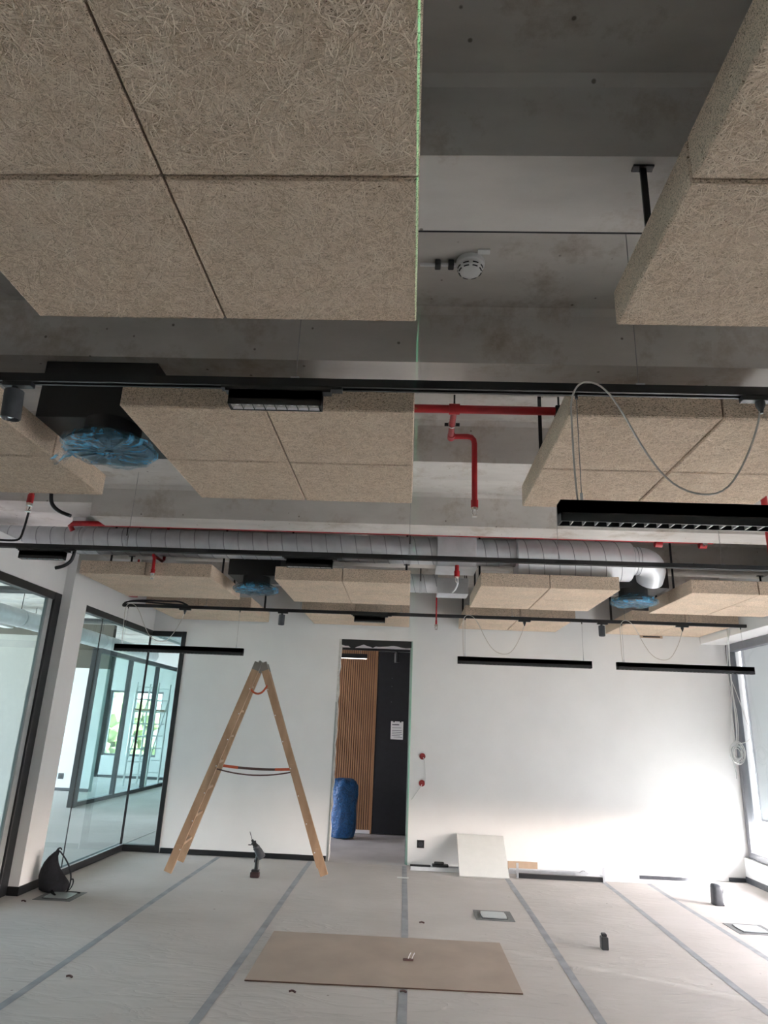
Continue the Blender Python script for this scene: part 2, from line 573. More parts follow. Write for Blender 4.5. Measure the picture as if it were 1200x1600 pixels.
class MB:
    def __init__(s):
        s.bm = bmesh.new()

    def box(s, x0, x1, y0, y1, z0, z1, bev=0.0, M=None, seg=1):
        r = bmesh.ops.create_cube(s.bm, size=1)
        vs_ = r['verts']
        for v in vs_:
            v.co = Vector((x0 + (v.co.x + .5) * (x1 - x0), y0 + (v.co.y + .5) * (y1 - y0), z0 + (v.co.z + .5) * (z1 - z0)))
        if bev:
            ed = set(e for v in vs_ for e in v.link_edges)
            r2 = bmesh.ops.bevel(s.bm, geom=list(ed), offset=bev, segments=seg, affect='EDGES', profile=0.5)
            vs_ = list(set(vs_) | set(r2['verts']))
            vs_ = [v for v in vs_ if v.is_valid]
        if M is not None:
            bmesh.ops.transform(s.bm, matrix=M, verts=vs_)
        return s

    def rings(s, rings, cap0=True, cap1=True, closed=False):
        V = [[s.bm.verts.new(p) for p in r] for r in rings]
        n = len(V[0])
        m = len(V)
        for i in range(m if closed else m - 1):
            a, b = V[i], V[(i + 1) % m]
            for j in range(n):
                try:
                    s.bm.faces.new((a[j], a[(j + 1) % n], b[(j + 1) % n], b[j]))
                except ValueError:
                    pass
        if not closed:
            if cap0:
                s.bm.faces.new(V[0][::-1])
            if cap1:
                s.bm.faces.new(V[-1])
        return s

    def cyl(s, p, q, r, n=16, r2=None, cap=True):
        p, q = Vector(p), Vector(q)
        d = (q - p).normalized()
        a = d.orthogonal().normalized()
        b = d.cross(a)
        r2 = r if r2 is None else r2
        R = []
        for c, rr in ((p, r), (q, r2)):
            R.append([c + rr * (math.cos(2 * math.pi * k / n) * a + math.sin(2 * math.pi * k / n) * b) for k in range(n)])
        return s.rings(R, cap, cap)

    def tube(s, pts, r, n=8, closed=False, smooth=0, flat=None):
        P = [Vector(p) for p in pts]
        for _ in range(smooth):
            Q = []
            rng = range(len(P)) if closed else range(len(P) - 1)
            if not closed:
                Q.append(P[0])
            for i in rng:
                a, b = P[i], P[(i + 1) % len(P)]
                Q += [a * .75 + b * .25, a * .25 + b * .75]
            if not closed:
                Q.append(P[-1])
            P = Q
        m = len(P)
        a = None
        R = []
        for i in range(m):
            if closed:
                d = (P[(i + 1) % m] - P[i - 1])
            else:
                d = P[min(i + 1, m - 1)] - P[max(i - 1, 0)]
            d.normalize()
            if a is None:
                a = d.orthogonal().normalized() if flat is None else (Vector(flat) - d * d.dot(Vector(flat))).normalized()
            else:
                a = (a - d * d.dot(a)).normalized()
            b = d.cross(a)
            ra, rb = (r, r) if not isinstance(r, tuple) else r
            R.append([P[i] + ra * math.cos(2 * math.pi * k / n) * a + rb * math.sin(2 * math.pi * k / n) * b for k in range(n)])
        return s.rings(R, closed=closed)

    def lathe(s, prof, c=(0, 0, 0), n=24, M=None):
        R = []
        for r, z in prof:
            r = max(r, 1e-4)
            ring = []
            for k in range(n):
                p = Vector((r * math.cos(2 * math.pi * k / n), r * math.sin(2 * math.pi * k / n), z))
                if M is not None:
                    p = M @ p
                ring.append(p + Vector(c))
            R.append(ring)
        return s.rings(R)

    def prism(s, poly, h0, h1, axis='Z'):
        f = {'Z': lambda u, v, h: (u, v, h), 'Y': lambda u, v, h: (u, h, v), 'X': lambda u, v, h: (h, u, v)}[axis]
        return s.rings([[Vector(f(u, v, h0)) for u, v in poly], [Vector(f(u, v, h1)) for u, v in poly]])

    def build(s, name, mat, parent=None, ang=35):
        bmesh.ops.recalc_face_normals(s.bm, faces=s.bm.faces)
        me = bpy.data.meshes.new(name)
        s.bm.to_mesh(me)
        s.bm.free()
        me.materials.append(MT[mat])
        me.shade_smooth()
        me.set_sharp_from_angle(angle=math.radians(ang))
        o = bpy.data.objects.new(name, me)
        C.objects.link(o)
        if parent is not None:
            org = ORG[parent.name]
            me.transform(Matrix.Translation(-org))
            o.parent = parent
            ORG[o.name] = org
        else:
            ORG[o.name] = Vector((0, 0, 0))
        return o


def bx(name, mat, parent, x0, x1, y0, y1, z0, z1, bev=0.0, M=None, seg=1):
    return MB().box(x0, x1, y0, y1, z0, z1, bev, M, seg).build(name, mat, parent)


def tag(o, label, cat, group=None):
    o['label'] = label
    o['category'] = cat
    if group:
        o['group'] = group
    return o


def thing(name, loc, label, cat, group=None):
    o = bpy.data.objects.new(name, None)
    o.empty_display_size = 0.1
    C.objects.link(o)
    o.location = loc
    ORG[o.name] = Vector(loc)
    return tag(o, label, cat, group)


def struct(o, label=None, cat=None):
    o['kind'] = 'structure'
    if label:
        o['label'] = label
    if cat:
        o['category'] = cat
    return o


def copy_tree(o, loc=None, parent=None):
    c = o.copy()
    C.objects.link(c)
    if parent is not None:
        c.parent = parent
    if loc is not None:
        c.location = loc
    ORG[c.name] = Vector(loc) if loc is not None else ORG.get(o.name)
    for ch in list(o.children):
        copy_tree(ch, None, c)
    return c


def place(name, me, loc, parent):
    o = bpy.data.objects.new(name, me)
    C.objects.link(o)
    o.parent = parent
    o.location = Vector(loc) - ORG[parent.name]
    return o


# ------------------------------------------------------------------ dimensions
SLAB, SOF = 3.35, 3.08
YB, XL, XR = 8.48, -3.25, 3.81
DX0, DX1, DZ = -0.875, 0.043, 2.51      # doorway
GX1, GZ = -2.82, 2.53                    # glass beside the left corner

# ------------------------------------------------------------------ floor with taped fleece
fl = struct(bx('floor', 'screed', None, -12, 4.0, -2.2, 18.2, -0.12, -0.004), 'pale floor covered with taped beige protective fleece', 'floor')
edges = [-3.24, -2.10, -1.045, 0.02, 1.105, 2.13, 2.63, 3.80]
for a, b in zip(edges[:-1], edges[1:]):
    bx('protective_sheet', 'fleece', fl, a + 0.001, b - 0.001, -2.0, 8.44, -0.004, 0.0)
for xe in edges[1:-1]:
    m = MB()
    n = 26
    pts = []
    for k in range(n + 1):
        y = -2.0 + (8.42 + 2.0) * k / n
        pts.append((xe + 0.010 * math.sin(y * 1.3 + xe * 5) * (0.6 if xe < 2 else 1), y))
    poly = [(x - 0.026, y) for x, y in pts] + [(x + 0.026, y) for x, y in reversed(pts)]
    for k in range(n):
        q = [pts[k], pts[k + 1]]
        v = [m.bm.verts.new((q[0][0] - .026, q[0][1], 0.0012)), m.bm.verts.new((q[0][0] + .026, q[0][1], 0.0012)),
             m.bm.verts.new((q[1][0] + .026, q[1][1], 0.0012)), m.bm.verts.new((q[1][0] - .026, q[1][1], 0.0012))]
        m.bm.faces.new(v)
    bmesh.ops.remove_doubles(m.bm, verts=m.bm.verts, dist=1e-5)
    m.build('floor_tape', 'tape_grey', fl)
for k in range(5):
    bx('protective_sheet', 'fleece', fl, -12 + 1.72 * k, -12 + 1.72 * (k + 1) - .004, 2.0, 18.0, -0.004, 0.0)

# ------------------------------------------------------------------ ceiling: slab and ribs
ce = struct(bx('ceiling', 'concrete', None, -12, 4.05, -2.2, 18.2, SLAB, SLAB + 0.25), 'ribbed bare concrete ceiling slab', 'ceiling')


def rib(y0, y1, name='rib'):
    # tapered rib with a small fillet at the slab
    prof = [(y0, SOF), (y1, SOF), (y1 + 0.02, SLAB - 0.03), (y1 + 0.05, SLAB + .01), (y0 - 0.05, SLAB + .01), (y0 - 0.02, SLAB - 0.03)]
    m = MB()
    xa, xb = -3.34, 3.60
    m.prism(prof, xa, xb, 'X')
    return m.build(name, 'concrete_rib', ce, 25)


for y0, y1 in ((-0.85, -0.53), (0.36, 0.68), (1.56, 1.88), (2.73, 3.04), (3.935, 4.25), (6.60, 6.90), (7.80, 8.10)):
    rib(y0, y1)
bx('joint_gap', 'black_panel', ce, -3.3, 3.57, 1.872, 1.880, SOF - .0006, SOF + .01)
# rib with a shortened seat towards the left wall
m = MB()
y0, y1 = 5.325, 5.62
prof = [(y0, SOF), (y1, SOF), (y1 + 0.02, SLAB - 0.03), (y1 + 0.05, SLAB + .01), (y0 - 0.05, SLAB + .01), (y0 - 0.02, SLAB - 0.03)]
m.prism(prof, -2.72, 3.60, 'X')
m.build('rib', 'concrete_rib', ce, 25)
m = MB()
prof = [(y0 - .012, SOF + .11), (y1 + .01, SOF + .11), (y1 + .03, SLAB + .01), (y0 - .03, SLAB + .01)]
m.prism(prof, -4.6, -2.715, 'X')
m.build('rib_seat', 'concrete', ce, 25)

# ------------------------------------------------------------------ walls
m = MB()
m.box(GX1, DX0, YB, YB + .13, 0, SLAB)
m.box(DX1, 4.3, YB, YB + .13, 0, SLAB)
m.box(DX0, DX1, YB, YB + .13, DZ, SLAB)
m.box(-3.40, GX1, YB, YB + .13, GZ, SLAB)
wb = struct(m.build('wall_back', 'white_plaster'), 'white plastered end wall with a raw doorway', 'wall')
m = MB()
m.box(XL - .13, XL, 6.29, 6.62, 0, SLAB)
m.box(XL - .13, XL, 6.62, YB + .13, GZ, SLAB)
m.box(XL - .22, XL - .09, -2.2, 6.30, 2.57, 2.87)
m.box(XL - .22, XL - .09, -2.2, 1.2, 0, 2.57)
wl = struct(m.build('wall_left', 'white_plaster'), 'white wall with a pier between two glass partitions', 'wall')
m = MB()
m.box(XR, 4.0, -2.2, YB, 0, 0.25)
m.box(3.57, 4.05, -2.2, YB, 2.60, SLAB)
m.box(XR, 4.0, -2.2, 1.55, 0.25, 2.60)
wr = struct(m.build('wall_right', 'white_plaster'), 'white window wall with low parapet and deep lintel', 'wall')
struct(bx('wall_rear', 'white_plaster', None, -12, 4.0, -2.35, -2.2, 0, SLAB), 'plain white wall behind the viewer', 'wall')

# plaster edges of the doorway
m = MB()
pl = []
random.seed(3)
for k in range(31):
    z = DZ * k / 30
    pl.append((DX0 + 0.012 + random.random() * 0.022, z))
poly = [(DX0 - .001, 0)] + pl + [(DX0 - .001, DZ)]
m.prism(poly, YB + .002, YB + .125, 'Y')
m.build('plaster_edge', 'plaster_raw', wb)
m = MB()
m.box(DX1 - .014, DX1 + .001, YB - .004, YB + .13, 0, DZ)
m.box(DX1 - .03, DX1 - .012, YB + .05, YB + .13, 0, DZ)
m.build('door_stud', 'stud_steel', wb)
m = MB()
m.box(DX0 - .002, DX0 + .012, YB - .004, YB + .02, 0, 1.75)
m.build('corner_bead', 'stud_steel', wb)
m = MB()
pl = []
for k in range(25):
    x = DX0 + (DX1 - DX0) * k / 24
    drop = 0.05 + 0.045 * abs(math.sin(k * .33 + .4)) * (1.1 if 3 < k < 12 else .55) + random.random() * .012
    pl.append((x, DZ - drop))
poly = [(DX0, DZ + .001)] + pl + [(DX1, DZ + .001)]
m.prism(poly, YB + .01, YB + .018, 'Y')
m.build('torn_foil', 'black_plastic', wb)

# baseboards
struct(bx('baseboard_back', 'black_metal', None, GX1 + .02, DX0 - .01, YB - .014, YB - .0005, 0.001, .055), 'low black skirting under the white wall beside the ladder', 'baseboard')
m = MB()
m.box(XL - .088, XL + .012, 6.277, 6.289, 0.001, .07)
m.box(XL + .0005, XL + .012, 6.289, 6.62, 0.001, .07)
struct(m.build('baseboard_left', 'black_metal'), 'black skirting round the foot of the white pier', 'baseboard')
m = MB()
m.box(XR - .014, XR - .0005, -2.0, YB - .015, .001, .06)
m.box(3.62, XR - .014, YB - .012, YB - .0005, .001, .04)
struct(m.build('baseboard_right', 'graphite'), 'dark grey skirting below the window parapet', 'baseboard')

# ------------------------------------------------------------------ glass partitions on the left
g1 = thing('window_1', (XL - .12, 4.0, 0), 'tall glass partition in black frame left of the white pier', 'glass partition')
struct(g1)
xa, xb = XL - .17, XL - .095
bx('frame_jamb', 'black_metal', g1, xa, xb + .004, 6.17, 6.288, 0, 2.57, .004)
bx('frame_head', 'black_metal', g1, xa, xb, 1.2, 6.17, 2.50, 2.57, .004)
bx('frame_sill', 'black_metal', g1, xa, xb, 1.2, 6.17, 0, .075, .004)
bx('frame_gasket', 'pipe_grey', g1, xa + .02, xb - .02, 6.095, 6.17, .075, 2.50)
for a, b in ((1.21, 2.45), (2.458, 3.70), (3.708, 4.95), (4.958, 6.095)):
    bx('glass_pane', 'partition_glass', g1, XL - .135, XL - .129, a, b, .075, 2.5)
    if a > 1.3:
        bx('joint_seal', 'black_rubber', g1, XL - .136, XL - .128, a - .008, a, .075, 2.5)

g2 = thing('window_2', (XL - .05, 7.5, 0), 'black framed corner glass partition between the white pier and the end wall', 'glass partition')
struct(g2)
xa, xb = XL - .075, XL + .004
bx('frame_head', 'black_metal', g2, xa, xb, 6.621, YB - .002, 2.465, 2.53, .004)
bx('frame_sill', 'black_metal', g2, xa, xb, 6.621, YB - .002, 0, .07, .004)
bx('sill_edge', 'aluminium', g2, xb - .012, xb + .002, 6.65, YB - .01, .07, .078)
bx('frame_head', 'black_metal', g2, XL - .075, GX1, YB - .004, YB + .07, 2.465, 2.529, .004)
bx('frame_sill', 'black_metal', g2, XL - .075, GX1, YB - .004, YB + .07, 0, .07, .004)
bx('frame_jamb', 'black_metal', g2, GX1 - .055, GX1 + .004, YB - .008, YB + .07, 0, 2.53, .004)
for a, b in ((6.625, 7.10), (7.108, YB + .02)):
    bx('glass_pane', 'partition_glass', g2, XL - .04, XL - .034, a, b, .07, 2.465)
bx('joint_seal', 'black_rubber', g2, XL - .041, XL - .033, 7.10, 7.108, .07, 2.465)
bx('glass_pane', 'partition_glass', g2, XL - .03, GX1 - .055, YB + .026, YB + .032, .07, 2.465)
bx('joint_seal', 'black_rubber', g2, XL - .040, XL - .028, YB + .012, YB + .020, .07, 2.465)
bx('joint_seal', 'black_rubber', g2, XL - .030, XL - .020, YB + .025, YB + .033, .07, 2.465)

# ------------------------------------------------------------------ windows on the right with half lowered outside screens
wlab = {7.3: 'grey framed window beside the bright far corner, screen lowered outside',
        5.0: 'grey framed middle window of the right wall',
        2.7: 'grey framed window of the right wall beside the nearest rafts'}
for i, yc in enumerate((7.3, 5.0, 2.7)):
    a, b = yc - 1.15, yc + 1.15
    if i == 0:
        b = YB - .005
    t = thing('window_%d' % (i + 3), (3.9, yc, .25), wlab[yc], 'window')
    struct(t)
    bx('frame_jamb', 'window_grey', t, 3.86, 3.94, b - .075, b, .25, 2.60, .005)
    bx('frame_jamb', 'window_grey', t, 3.86, 3.94, a, a + .075, .25, 2.60, .005)
    bx('frame_head', 'window_grey', t, 3.86, 3.94, a + .075, b - .075, 2.51, 2.60, .005)
    bx('frame_sill', 'window_grey', t, 3.85, 3.94, a + .075, b - .075, .25, .32, .005)
    bx('glass_pane', 'window_glass', t, 3.905, 3.911, a + .075, b - .075, .32, 2.51)
    q = MB()
    q.bm.faces.new([q.bm.verts.new(p) for p in ((4.047, a + .02, .66), (4.047, b - .02, .66), (4.047, b - .02, 2.6), (4.047, a + .02, 2.6))])
    s = q.build('screen', 'screen_fabric', t)
    bx('screen_rail', 'window_grey', s, 4.036, 4.058, a + .02, b - .02, .635, .66, .003)
    bx('screen_guide', 'aluminium', t, 4.035, 4.06, b - .035, b - .005, .25, 2.6)

# ------------------------------------------------------------------ hall beyond the glass and corridor behind the end wall
m = MB()
m.box(-2.55, 4.0, 10.72, 10.90, 0, SLAB)
m.box(3.9, 4.0, 8.6, 10.72, 0, SLAB)
m.box(-2.55, -2.45, 10.9, 18, 0, SLAB)
m.box(-5.5, -2.55, 16.6, 16.75, 0, SLAB)
struct(m.build('wall_corridor', 'white_plaster'), 'white corridor core wall seen past the doorway', 'wall')
m = MB()
m.box(-12, -6.38, 14.4, 14.55, 0, 2.42)
m.box(-7.95, -7.75, 17.9, 18.1, 0, SLAB)
m.box(-12, -7.75, 17.9, 18.1, 0, SLAB)
m.box(-7.75, -5.5, 17.9, 18.1, 0, 0.52)
m.box(-7.75, -5.5, 17.9, 18.1, 2.12, SLAB)
m.box(-7.30, -7.12, 17.9, 18.1, 0.52, 2.12)
m.box(-6.35, -5.5, 17.9, 18.1, 0.52, 2.12)
m.box(-5.5, -5.35, 16.6, 18.1, 0, SLAB)
m.box(-8.8, -8.6, -2.2, 5.0, 0, SLAB)
m.box(-8.8, -8.6, -2.2, 14.4, 0, .1)
m.box(-8.8, -8.6, -2.2, 14.4, 3.2, SLAB)  # unseen hall side left open at almost full height to brighten the hall
struct(m.build('wall_hall', 'white_plaster'), 'white far walls of the hall behind the glass', 'wall')
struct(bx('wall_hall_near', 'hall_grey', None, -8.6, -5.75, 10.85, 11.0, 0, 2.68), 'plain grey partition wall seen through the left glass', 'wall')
struct(bx('wall_upper', 'taupe', None, -12, -6.38, 14.41, 14.54, 2.42, SLAB), 'dark taupe wall panel above the white wall behind the glass', 'wall')
t = thing('light_switch', (-7.25, 14.4, 1.16), 'small dark switch on the white wall behind the glass', 'switch')
bx('plate', 'graphite', t, -7.28, -7.22, 14.388, 14.3995, 1.13, 1.19, .003)
bx('rocker', 'black_plastic', t, -7.265, -7.235, 14.382, 14.389, 1.145, 1.175, .002)
t = thing('wall_socket', (-6.98, 14.4, .3), 'dark socket low on the white wall behind the glass', 'socket')
bx('plate', 'graphite', t, -7.04, -6.93, 14.388, 14.3995, .22, .33, .003)
bx('outlet', 'black_plastic', t, -7.015, -6.955, 14.382, 14.389, .245, .305, .002)
struct(bx('baseboard_hall', 'graphite', None, -12, -6.38, 14.385, 14.4, .001, .06))
struct(bx('baseboard_far', 'graphite', None, -7.75, -5.5, 17.885, 17.9, .001, .06))
for i, (a, b) in enumerate(((-7.75, -7.30), (-7.12, -6.35))):
    t = thing('window_%d' % (i + 6), ((a + b) / 2, 18.0, .52), ('narrow' if i == 0 else 'wide') + ' daylit window at the far end of the hall behind glass', 'window')
    struct(t)
    bx('frame_jamb', 'window_grey', t, a, a + .05, 17.97, 18.03, .52, 2.12)
    bx('frame_jamb', 'window_grey', t, b - .05, b, 17.97, 18.03, .52, 2.12)
    bx('frame_head', 'window_grey', t, a + .05, b - .05, 17.97, 18.03, 2.07, 2.12)
    bx('frame_sill', 'window_grey', t, a + .05, b - .05, 17.97, 18.03, .52, .57)
    bx('glass_pane', 'window_glass', t, a + .05, b - .05, 17.998, 18.002, .57, 2.07)
# second partition in the hall
t = thing('glass_partition', (-5.55, 14.2, 0), 'grey framed glass partition standing further back in the hall', 'glass partition')
bx('end_post', 'graphite', t, -5.62, -5.50, 11.95, 12.07, 0, 2.62, .004)
bx('post', 'graphite', t, -5.60, -5.52, 13.55, 13.63, 0, 2.55, .004)
bx('post', 'graphite', t, -5.60, -5.52, 15.05, 15.13, 0, 2.55, .004)
bx('post', 'graphite', t, -5.60, -5.52, 16.5, 16.58, 0, 2.55, .004)
bx('head_rail', 'graphite', t, -5.61, -5.51, 12.07, 16.59, 2.55, 2.63, .004)
bx('base_rail', 'black_metal', t, -5.60, -5.52, 12.07, 16.5, 0, .07, .004)
for a, b in ((12.07, 13.55), (13.63, 15.05), (15.13, 16.5)):
    bx('glass_pane', 'partition_glass', t, -5.563, -5.557, a, b, .07, 2.55)
# aluminium scaffold behind that partition
t = thing('mobile_scaffold', (-6.0, 16.2, 0), 'white aluminium scaffold frame far back behind the glass', 'scaffold')
for x in (-6.28, -5.78):
    for y in (15.9, 16.7):
        MB().cyl((x, y, .0), (x, y, 2.25), .022, 10).build('upright', 'white_plastic', t)
for y in (15.9, 16.7):
    for k in range(8):
        MB().cyl((-6.28, y, .25 + .27 * k), (-5.78, y, .25 + .27 * k), .016, 8).build('rung', 'white_plastic', t)
for x in (-6.28, -5.78):
    MB().cyl((x, 15.9, .5), (x, 16.7, 1.9), .014, 8).build('brace', 'white_plastic', t)
bx('platform', 'ladder_wood', t, -6.26, -5.80, 15.9, 16.7, 1.62, 1.66)
# services under the hall ceiling
for k, (x, z, r, mat_, lab) in enumerate(((-4.3, 2.95, .11, 'zinc', 'round grey ventilation duct under the hall ceiling behind glass'), (-5.0, 3.05, .05, 'pipe_grey', 'slim grey pipe under the hall ceiling behind glass'),
                                          (-6.2, 2.9, .14, 'zinc', 'thick grey duct further left under the hall ceiling behind glass'))):
    t = thing('hall_duct', (x, 9, z), lab, 'duct')
    MB().cyl((x, 3.2, z), (x, 16.4, z), r, 20).build('tube', mat_, t)
    for y in (4.5, 7.5, 10.5, 13.5):
        MB().cyl((x, y, z + r), (x, y, SLAB), .006, 6).build('hanger', 'black_metal', t)
        MB().cyl((x, y - .015, z), (x, y + .015, z), r + .006, 20).build('clamp', 'aluminium', t)
for k, y in enumerate((6.4, 9.2, 12.2)):
    t = thing('cable_tray', (-7, y, 3.12), ['dark cable tray nearest in the hall behind glass', 'dark cable tray in the middle of the hall behind glass', 'dark cable tray deepest in the hall behind glass'][k], 'cable tray')
    bx('tray', 'graphite', t, -10.5, -3.9, y, y + .3, 3.12, 3.17)
    for x in (-9.5, -7, -4.5):
        MB().cyl((x, y + .15, 3.17), (x, y + .15, SLAB), .006, 6).build('hanger', 'black_metal', t)

# corridor behind the doorway
t = thing('slat_panel', (-1.05, 10.7, 0), 'brown vertical wood slat cladding behind the doorway', 'wall cladding')
bx('backing', 'strap_brown', t, -1.75, -.50, 10.69, 10.718, .05, 2.62)
sl = MB().box(-.011, .011, -.012, .012, 0, 2.57, .002).build('slat', 'slat_wood')
me = sl.data
bpy.data.objects.remove(sl)
n = 38
for k in range(n):
    place('slat', me, (-1.735 + k * 1.222 / (n - 1), 10.678, .05), t)
bx('plinth', 'white_plastic', t, -1.75, -.50, 10.68, 10.718, 0, .05)
bx('edge_trim', 'slat_wood', t, -.50, -.478, 10.655, 10.718, 0.001, 2.62)
t = thing('black_wall_panel', (0, 10.66, 0), 'tall matt black panel right of the slat cladding', 'wall panel')
bx('panel', 'black_panel', t, -.475, .75, 10.66, 10.718, .01, 2.60, .002)
for k, (x, z) in enumerate(((-.25, 2.2), (-.25, 2.08), (-.25, 1.85), (.02, 2.3))):
    MB().cyl((x, 10.656, z), (x, 10.661, z), .009, 10).build('screw_head', 'graphite', t)
t = thing('paper_notice', (-.15, 10.655, 1.44), 'white printed notice taped to the black panel', 'notice')
bx('sheet', 'paper', t, -.245, -.058, 10.6555, 10.6575, 1.31, 1.57)
for k, (a, b, z) in enumerate(((-.225, -.12, 1.515), (-.225, -.09, 1.475), (-.225, -.075, 1.435), (-.225, -.08, 1.41), (-.225, -.07, 1.385), (-.225, -.10, 1.36), (-.2, -.07, 1.34))):
    bx('text_line', 'ink', t, a, b, 10.6548, 10.6556, z, z + (.012 if k == 0 else .005))
for x in (-.2, -.10):
    bx('tape_tab', 'black_plastic', t, x - .012, x + .012, 10.6545, 10.6556, 1.555, 1.585)
m = MB()
m.box(-2.4, 3.8, 10.45, 10.715, 2.63, SLAB)
struct(m.build('trim_1', 'white_plaster'), 'white bulkhead over the slat cladding', 'trim')
t = thing('light_track', (-.4, 10.2, 2.58), 'black track light rail in the corridor behind the doorway', 'light track')
bx('rail', 'black_metal', t, -1.6, .9, 10.18, 10.215, 2.56, 2.592)
for x in (-1.2, .5):
    MB().cyl((x, 10.2, 2.592), (x, 10.2, SLAB), .003, 6).build('wire', 'wire_steel', t)
t = thing('pendant_light', (-1.1, 10.2, 2.5), 'short black linear light in the corridor behind the doorway', 'pendant light')
bx('housing', 'black_metal', t, -1.6, -.62, 10.17, 10.225, 2.44, 2.505, .003)
bx('diffuser', 'lamp_glow', t, -1.59, -.63, 10.18, 10.215, 2.434, 2.4405)
for x in (-1.5, -.72):
    MB().cyl((x, 10.2, 2.505), (x, 10.2, 2.56), .004, 6).build('wire', 'wire_steel', t)
t = thing('spotlight', (-.18, 10.2, 2.5), 'small black cylinder spotlight in the corridor behind the doorway', 'spotlight')
MB().cyl((-.18, 10.2, 2.40), (-.18, 10.2, 2.53), .038, 20).build('body', 'black_plastic', t)
MB().cyl((-.18, 10.2, 2.53), (-.18, 10.2, 2.56), .015, 10).build('stem', 'black_plastic', t)
# blue refuse bag
m = MB()
R = []
random.seed(11)
prof = [(.0, .10), (.02, .165), (.10, .185), (.25, .19), (.42, .185), (.55, .195), (.66, .19), (.72, .175), (.755, .13), (.76, .05)]
ph = [random.random() * 6 for _ in range(12)]
for z, r in prof:
    ring = []
    for k in range(40):
        a = 2 * math.pi * k / 40
        d = 1 + .05 * math.sin(3 * a + ph[0] + z * 9) + .045 * math.sin(7 * a + ph[1] - z * 14) + .03 * math.sin(11 * a + ph[2] + z * 32)
        ring.append(Vector((-.865 + r * d * math.cos(a) * 1.0, 10.2 + r * d * math.sin(a) * .9, z + .012 * math.sin(5 * a + ph[3]) * min(1, z * 8))))
    R.append(ring)
bag = thing('refuse_bag', (-.865, 10.2, 0), 'full blue plastic refuse bag standing in the doorway', 'refuse bag')
m.rings(R)
m.build('sack', 'bin_bag', bag, 60)

# ------------------------------------------------------------------ outside
struct(bx('ground', 'ground', None, -90, 90, -70, 120, -3.6, -3.5), 'ground outside the windows', 'ground')


def tree(x, y, h, r, lab):
    t = thing('tree', (x, y, -3.5), lab, 'tree', 'trees outside the far windows')
    MB().cyl((x, y, -3.5), (x, y, -3.5 + h * .6), .16, 10, .09).build('trunk', 'bark', t)
    m = MB()
    for k in range(60):
        a, b = random.random() * 6.28, math.acos(2 * random.random() - 1)
        rr = r * random.random() ** .4
        c = Vector((x + rr * math.cos(a) * math.sin(b), y + rr * math.sin(a) * math.sin(b), -3.5 + h * .62 + rr * math.cos(b) * 1.25))
        q = bmesh.ops.create_icosphere(m.bm, subdivisions=1, radius=.28 + random.random() * .3, matrix=Matrix.Translation(c))
        for v in q['verts']:
            v.co += Vector((random.uniform(-.1, .1), random.uniform(-.1, .1), random.uniform(-.1, .1)))
    m.build('crown', 'foliage', t, 20)


random.seed(5)
for k, (x, y, h, r) in enumerate(((-11.5, 26, 5.3, 1.8), (-7.6, 26, 5.0, 1.5), (-13.6, 33, 6.0, 2.0))):
    tree(x, y, h, r, ['leafy green tree outside the narrow far window', 'leafy green tree outside the wide far window', 'taller green tree behind the other trees outside'][k])

# ------------------------------------------------------------------ wood wool ceiling rafts
ROWS = {'A': (0.66, 1.812), 'B': (2.43, 3.578), 'C': (5.79, 6.88), 'D': (7.395, 8.44)}
COLS = [(-2.97, -1.772), (-1.208, -0.004), (0.603, 1.805), (2.41, 3.55)]
RB, RT = 2.68, 2.80
PM = {}


def panel_mesh(w_, d_):
    k = (round(w_, 3), round(d_, 3))
    if k not in PM:
        o = MB().box(0, w_ - .006, 0, d_ - .006, 0, RT - RB, .004).build('panel', 'wood_wool')
        PM[k] = o.data
        bpy.data.objects.remove(o)
    return PM[k]


def strand_mesh(w_, d_, n, seed):
    # loose wood strands pressed into the visible underside of a panel
    rng = np.random.default_rng(seed)
    seg = 4
    ln = rng.uniform(.030, .085, n)
    ang = rng.uniform(0, 2 * np.pi, n)
    cur = rng.normal(0, 14, n)
    p = np.stack([rng.uniform(0, w_, n), rng.uniform(0, d_, n)], 1)
    wd = rng.uniform(.0005, .00105, n)
    zb = -rng.uniform(.0003, .0030, n)
    zs = rng.normal(0, .0006, n)
    V = np.zeros((n, seg + 1, 2, 3))
    for k in range(seg + 1):
        a = ang + cur * ln * k / seg
        dx = np.stack([-np.sin(a), np.cos(a)], 1) * wd[:, None]
        for j, sg in enumerate((-1, 1)):
            q = p + sg * dx
            V[:, k, j, 0] = np.clip(q[:, 0], 0, w_)
            V[:, k, j, 1] = np.clip(q[:, 1], 0, d_)
            V[:, k, j, 2] = np.minimum(zb + zs * (k - seg / 2) + sg * .0002, -.0001)
        p = p + np.stack([np.cos(a), np.sin(a)], 1) * (ln / seg)[:, None]
    idx = np.arange(n * (seg + 1) * 2).reshape(n, seg + 1, 2)
    F = np.stack([idx[:, :-1, 0], idx[:, 1:, 0], idx[:, 1:, 1], idx[:, :-1, 1]], -1).reshape(-1, 4)
    me = bpy.data.meshes.new('fibre_surface')
    me.from_pydata(V.reshape(-1, 3).tolist(), [], F.tolist())
    me.materials.append(MT['wool_fibre'])
    return me


STR = [strand_mesh(.585, .5585, 7000, 4), strand_mesh(.585, .5585, 7000, 5)]

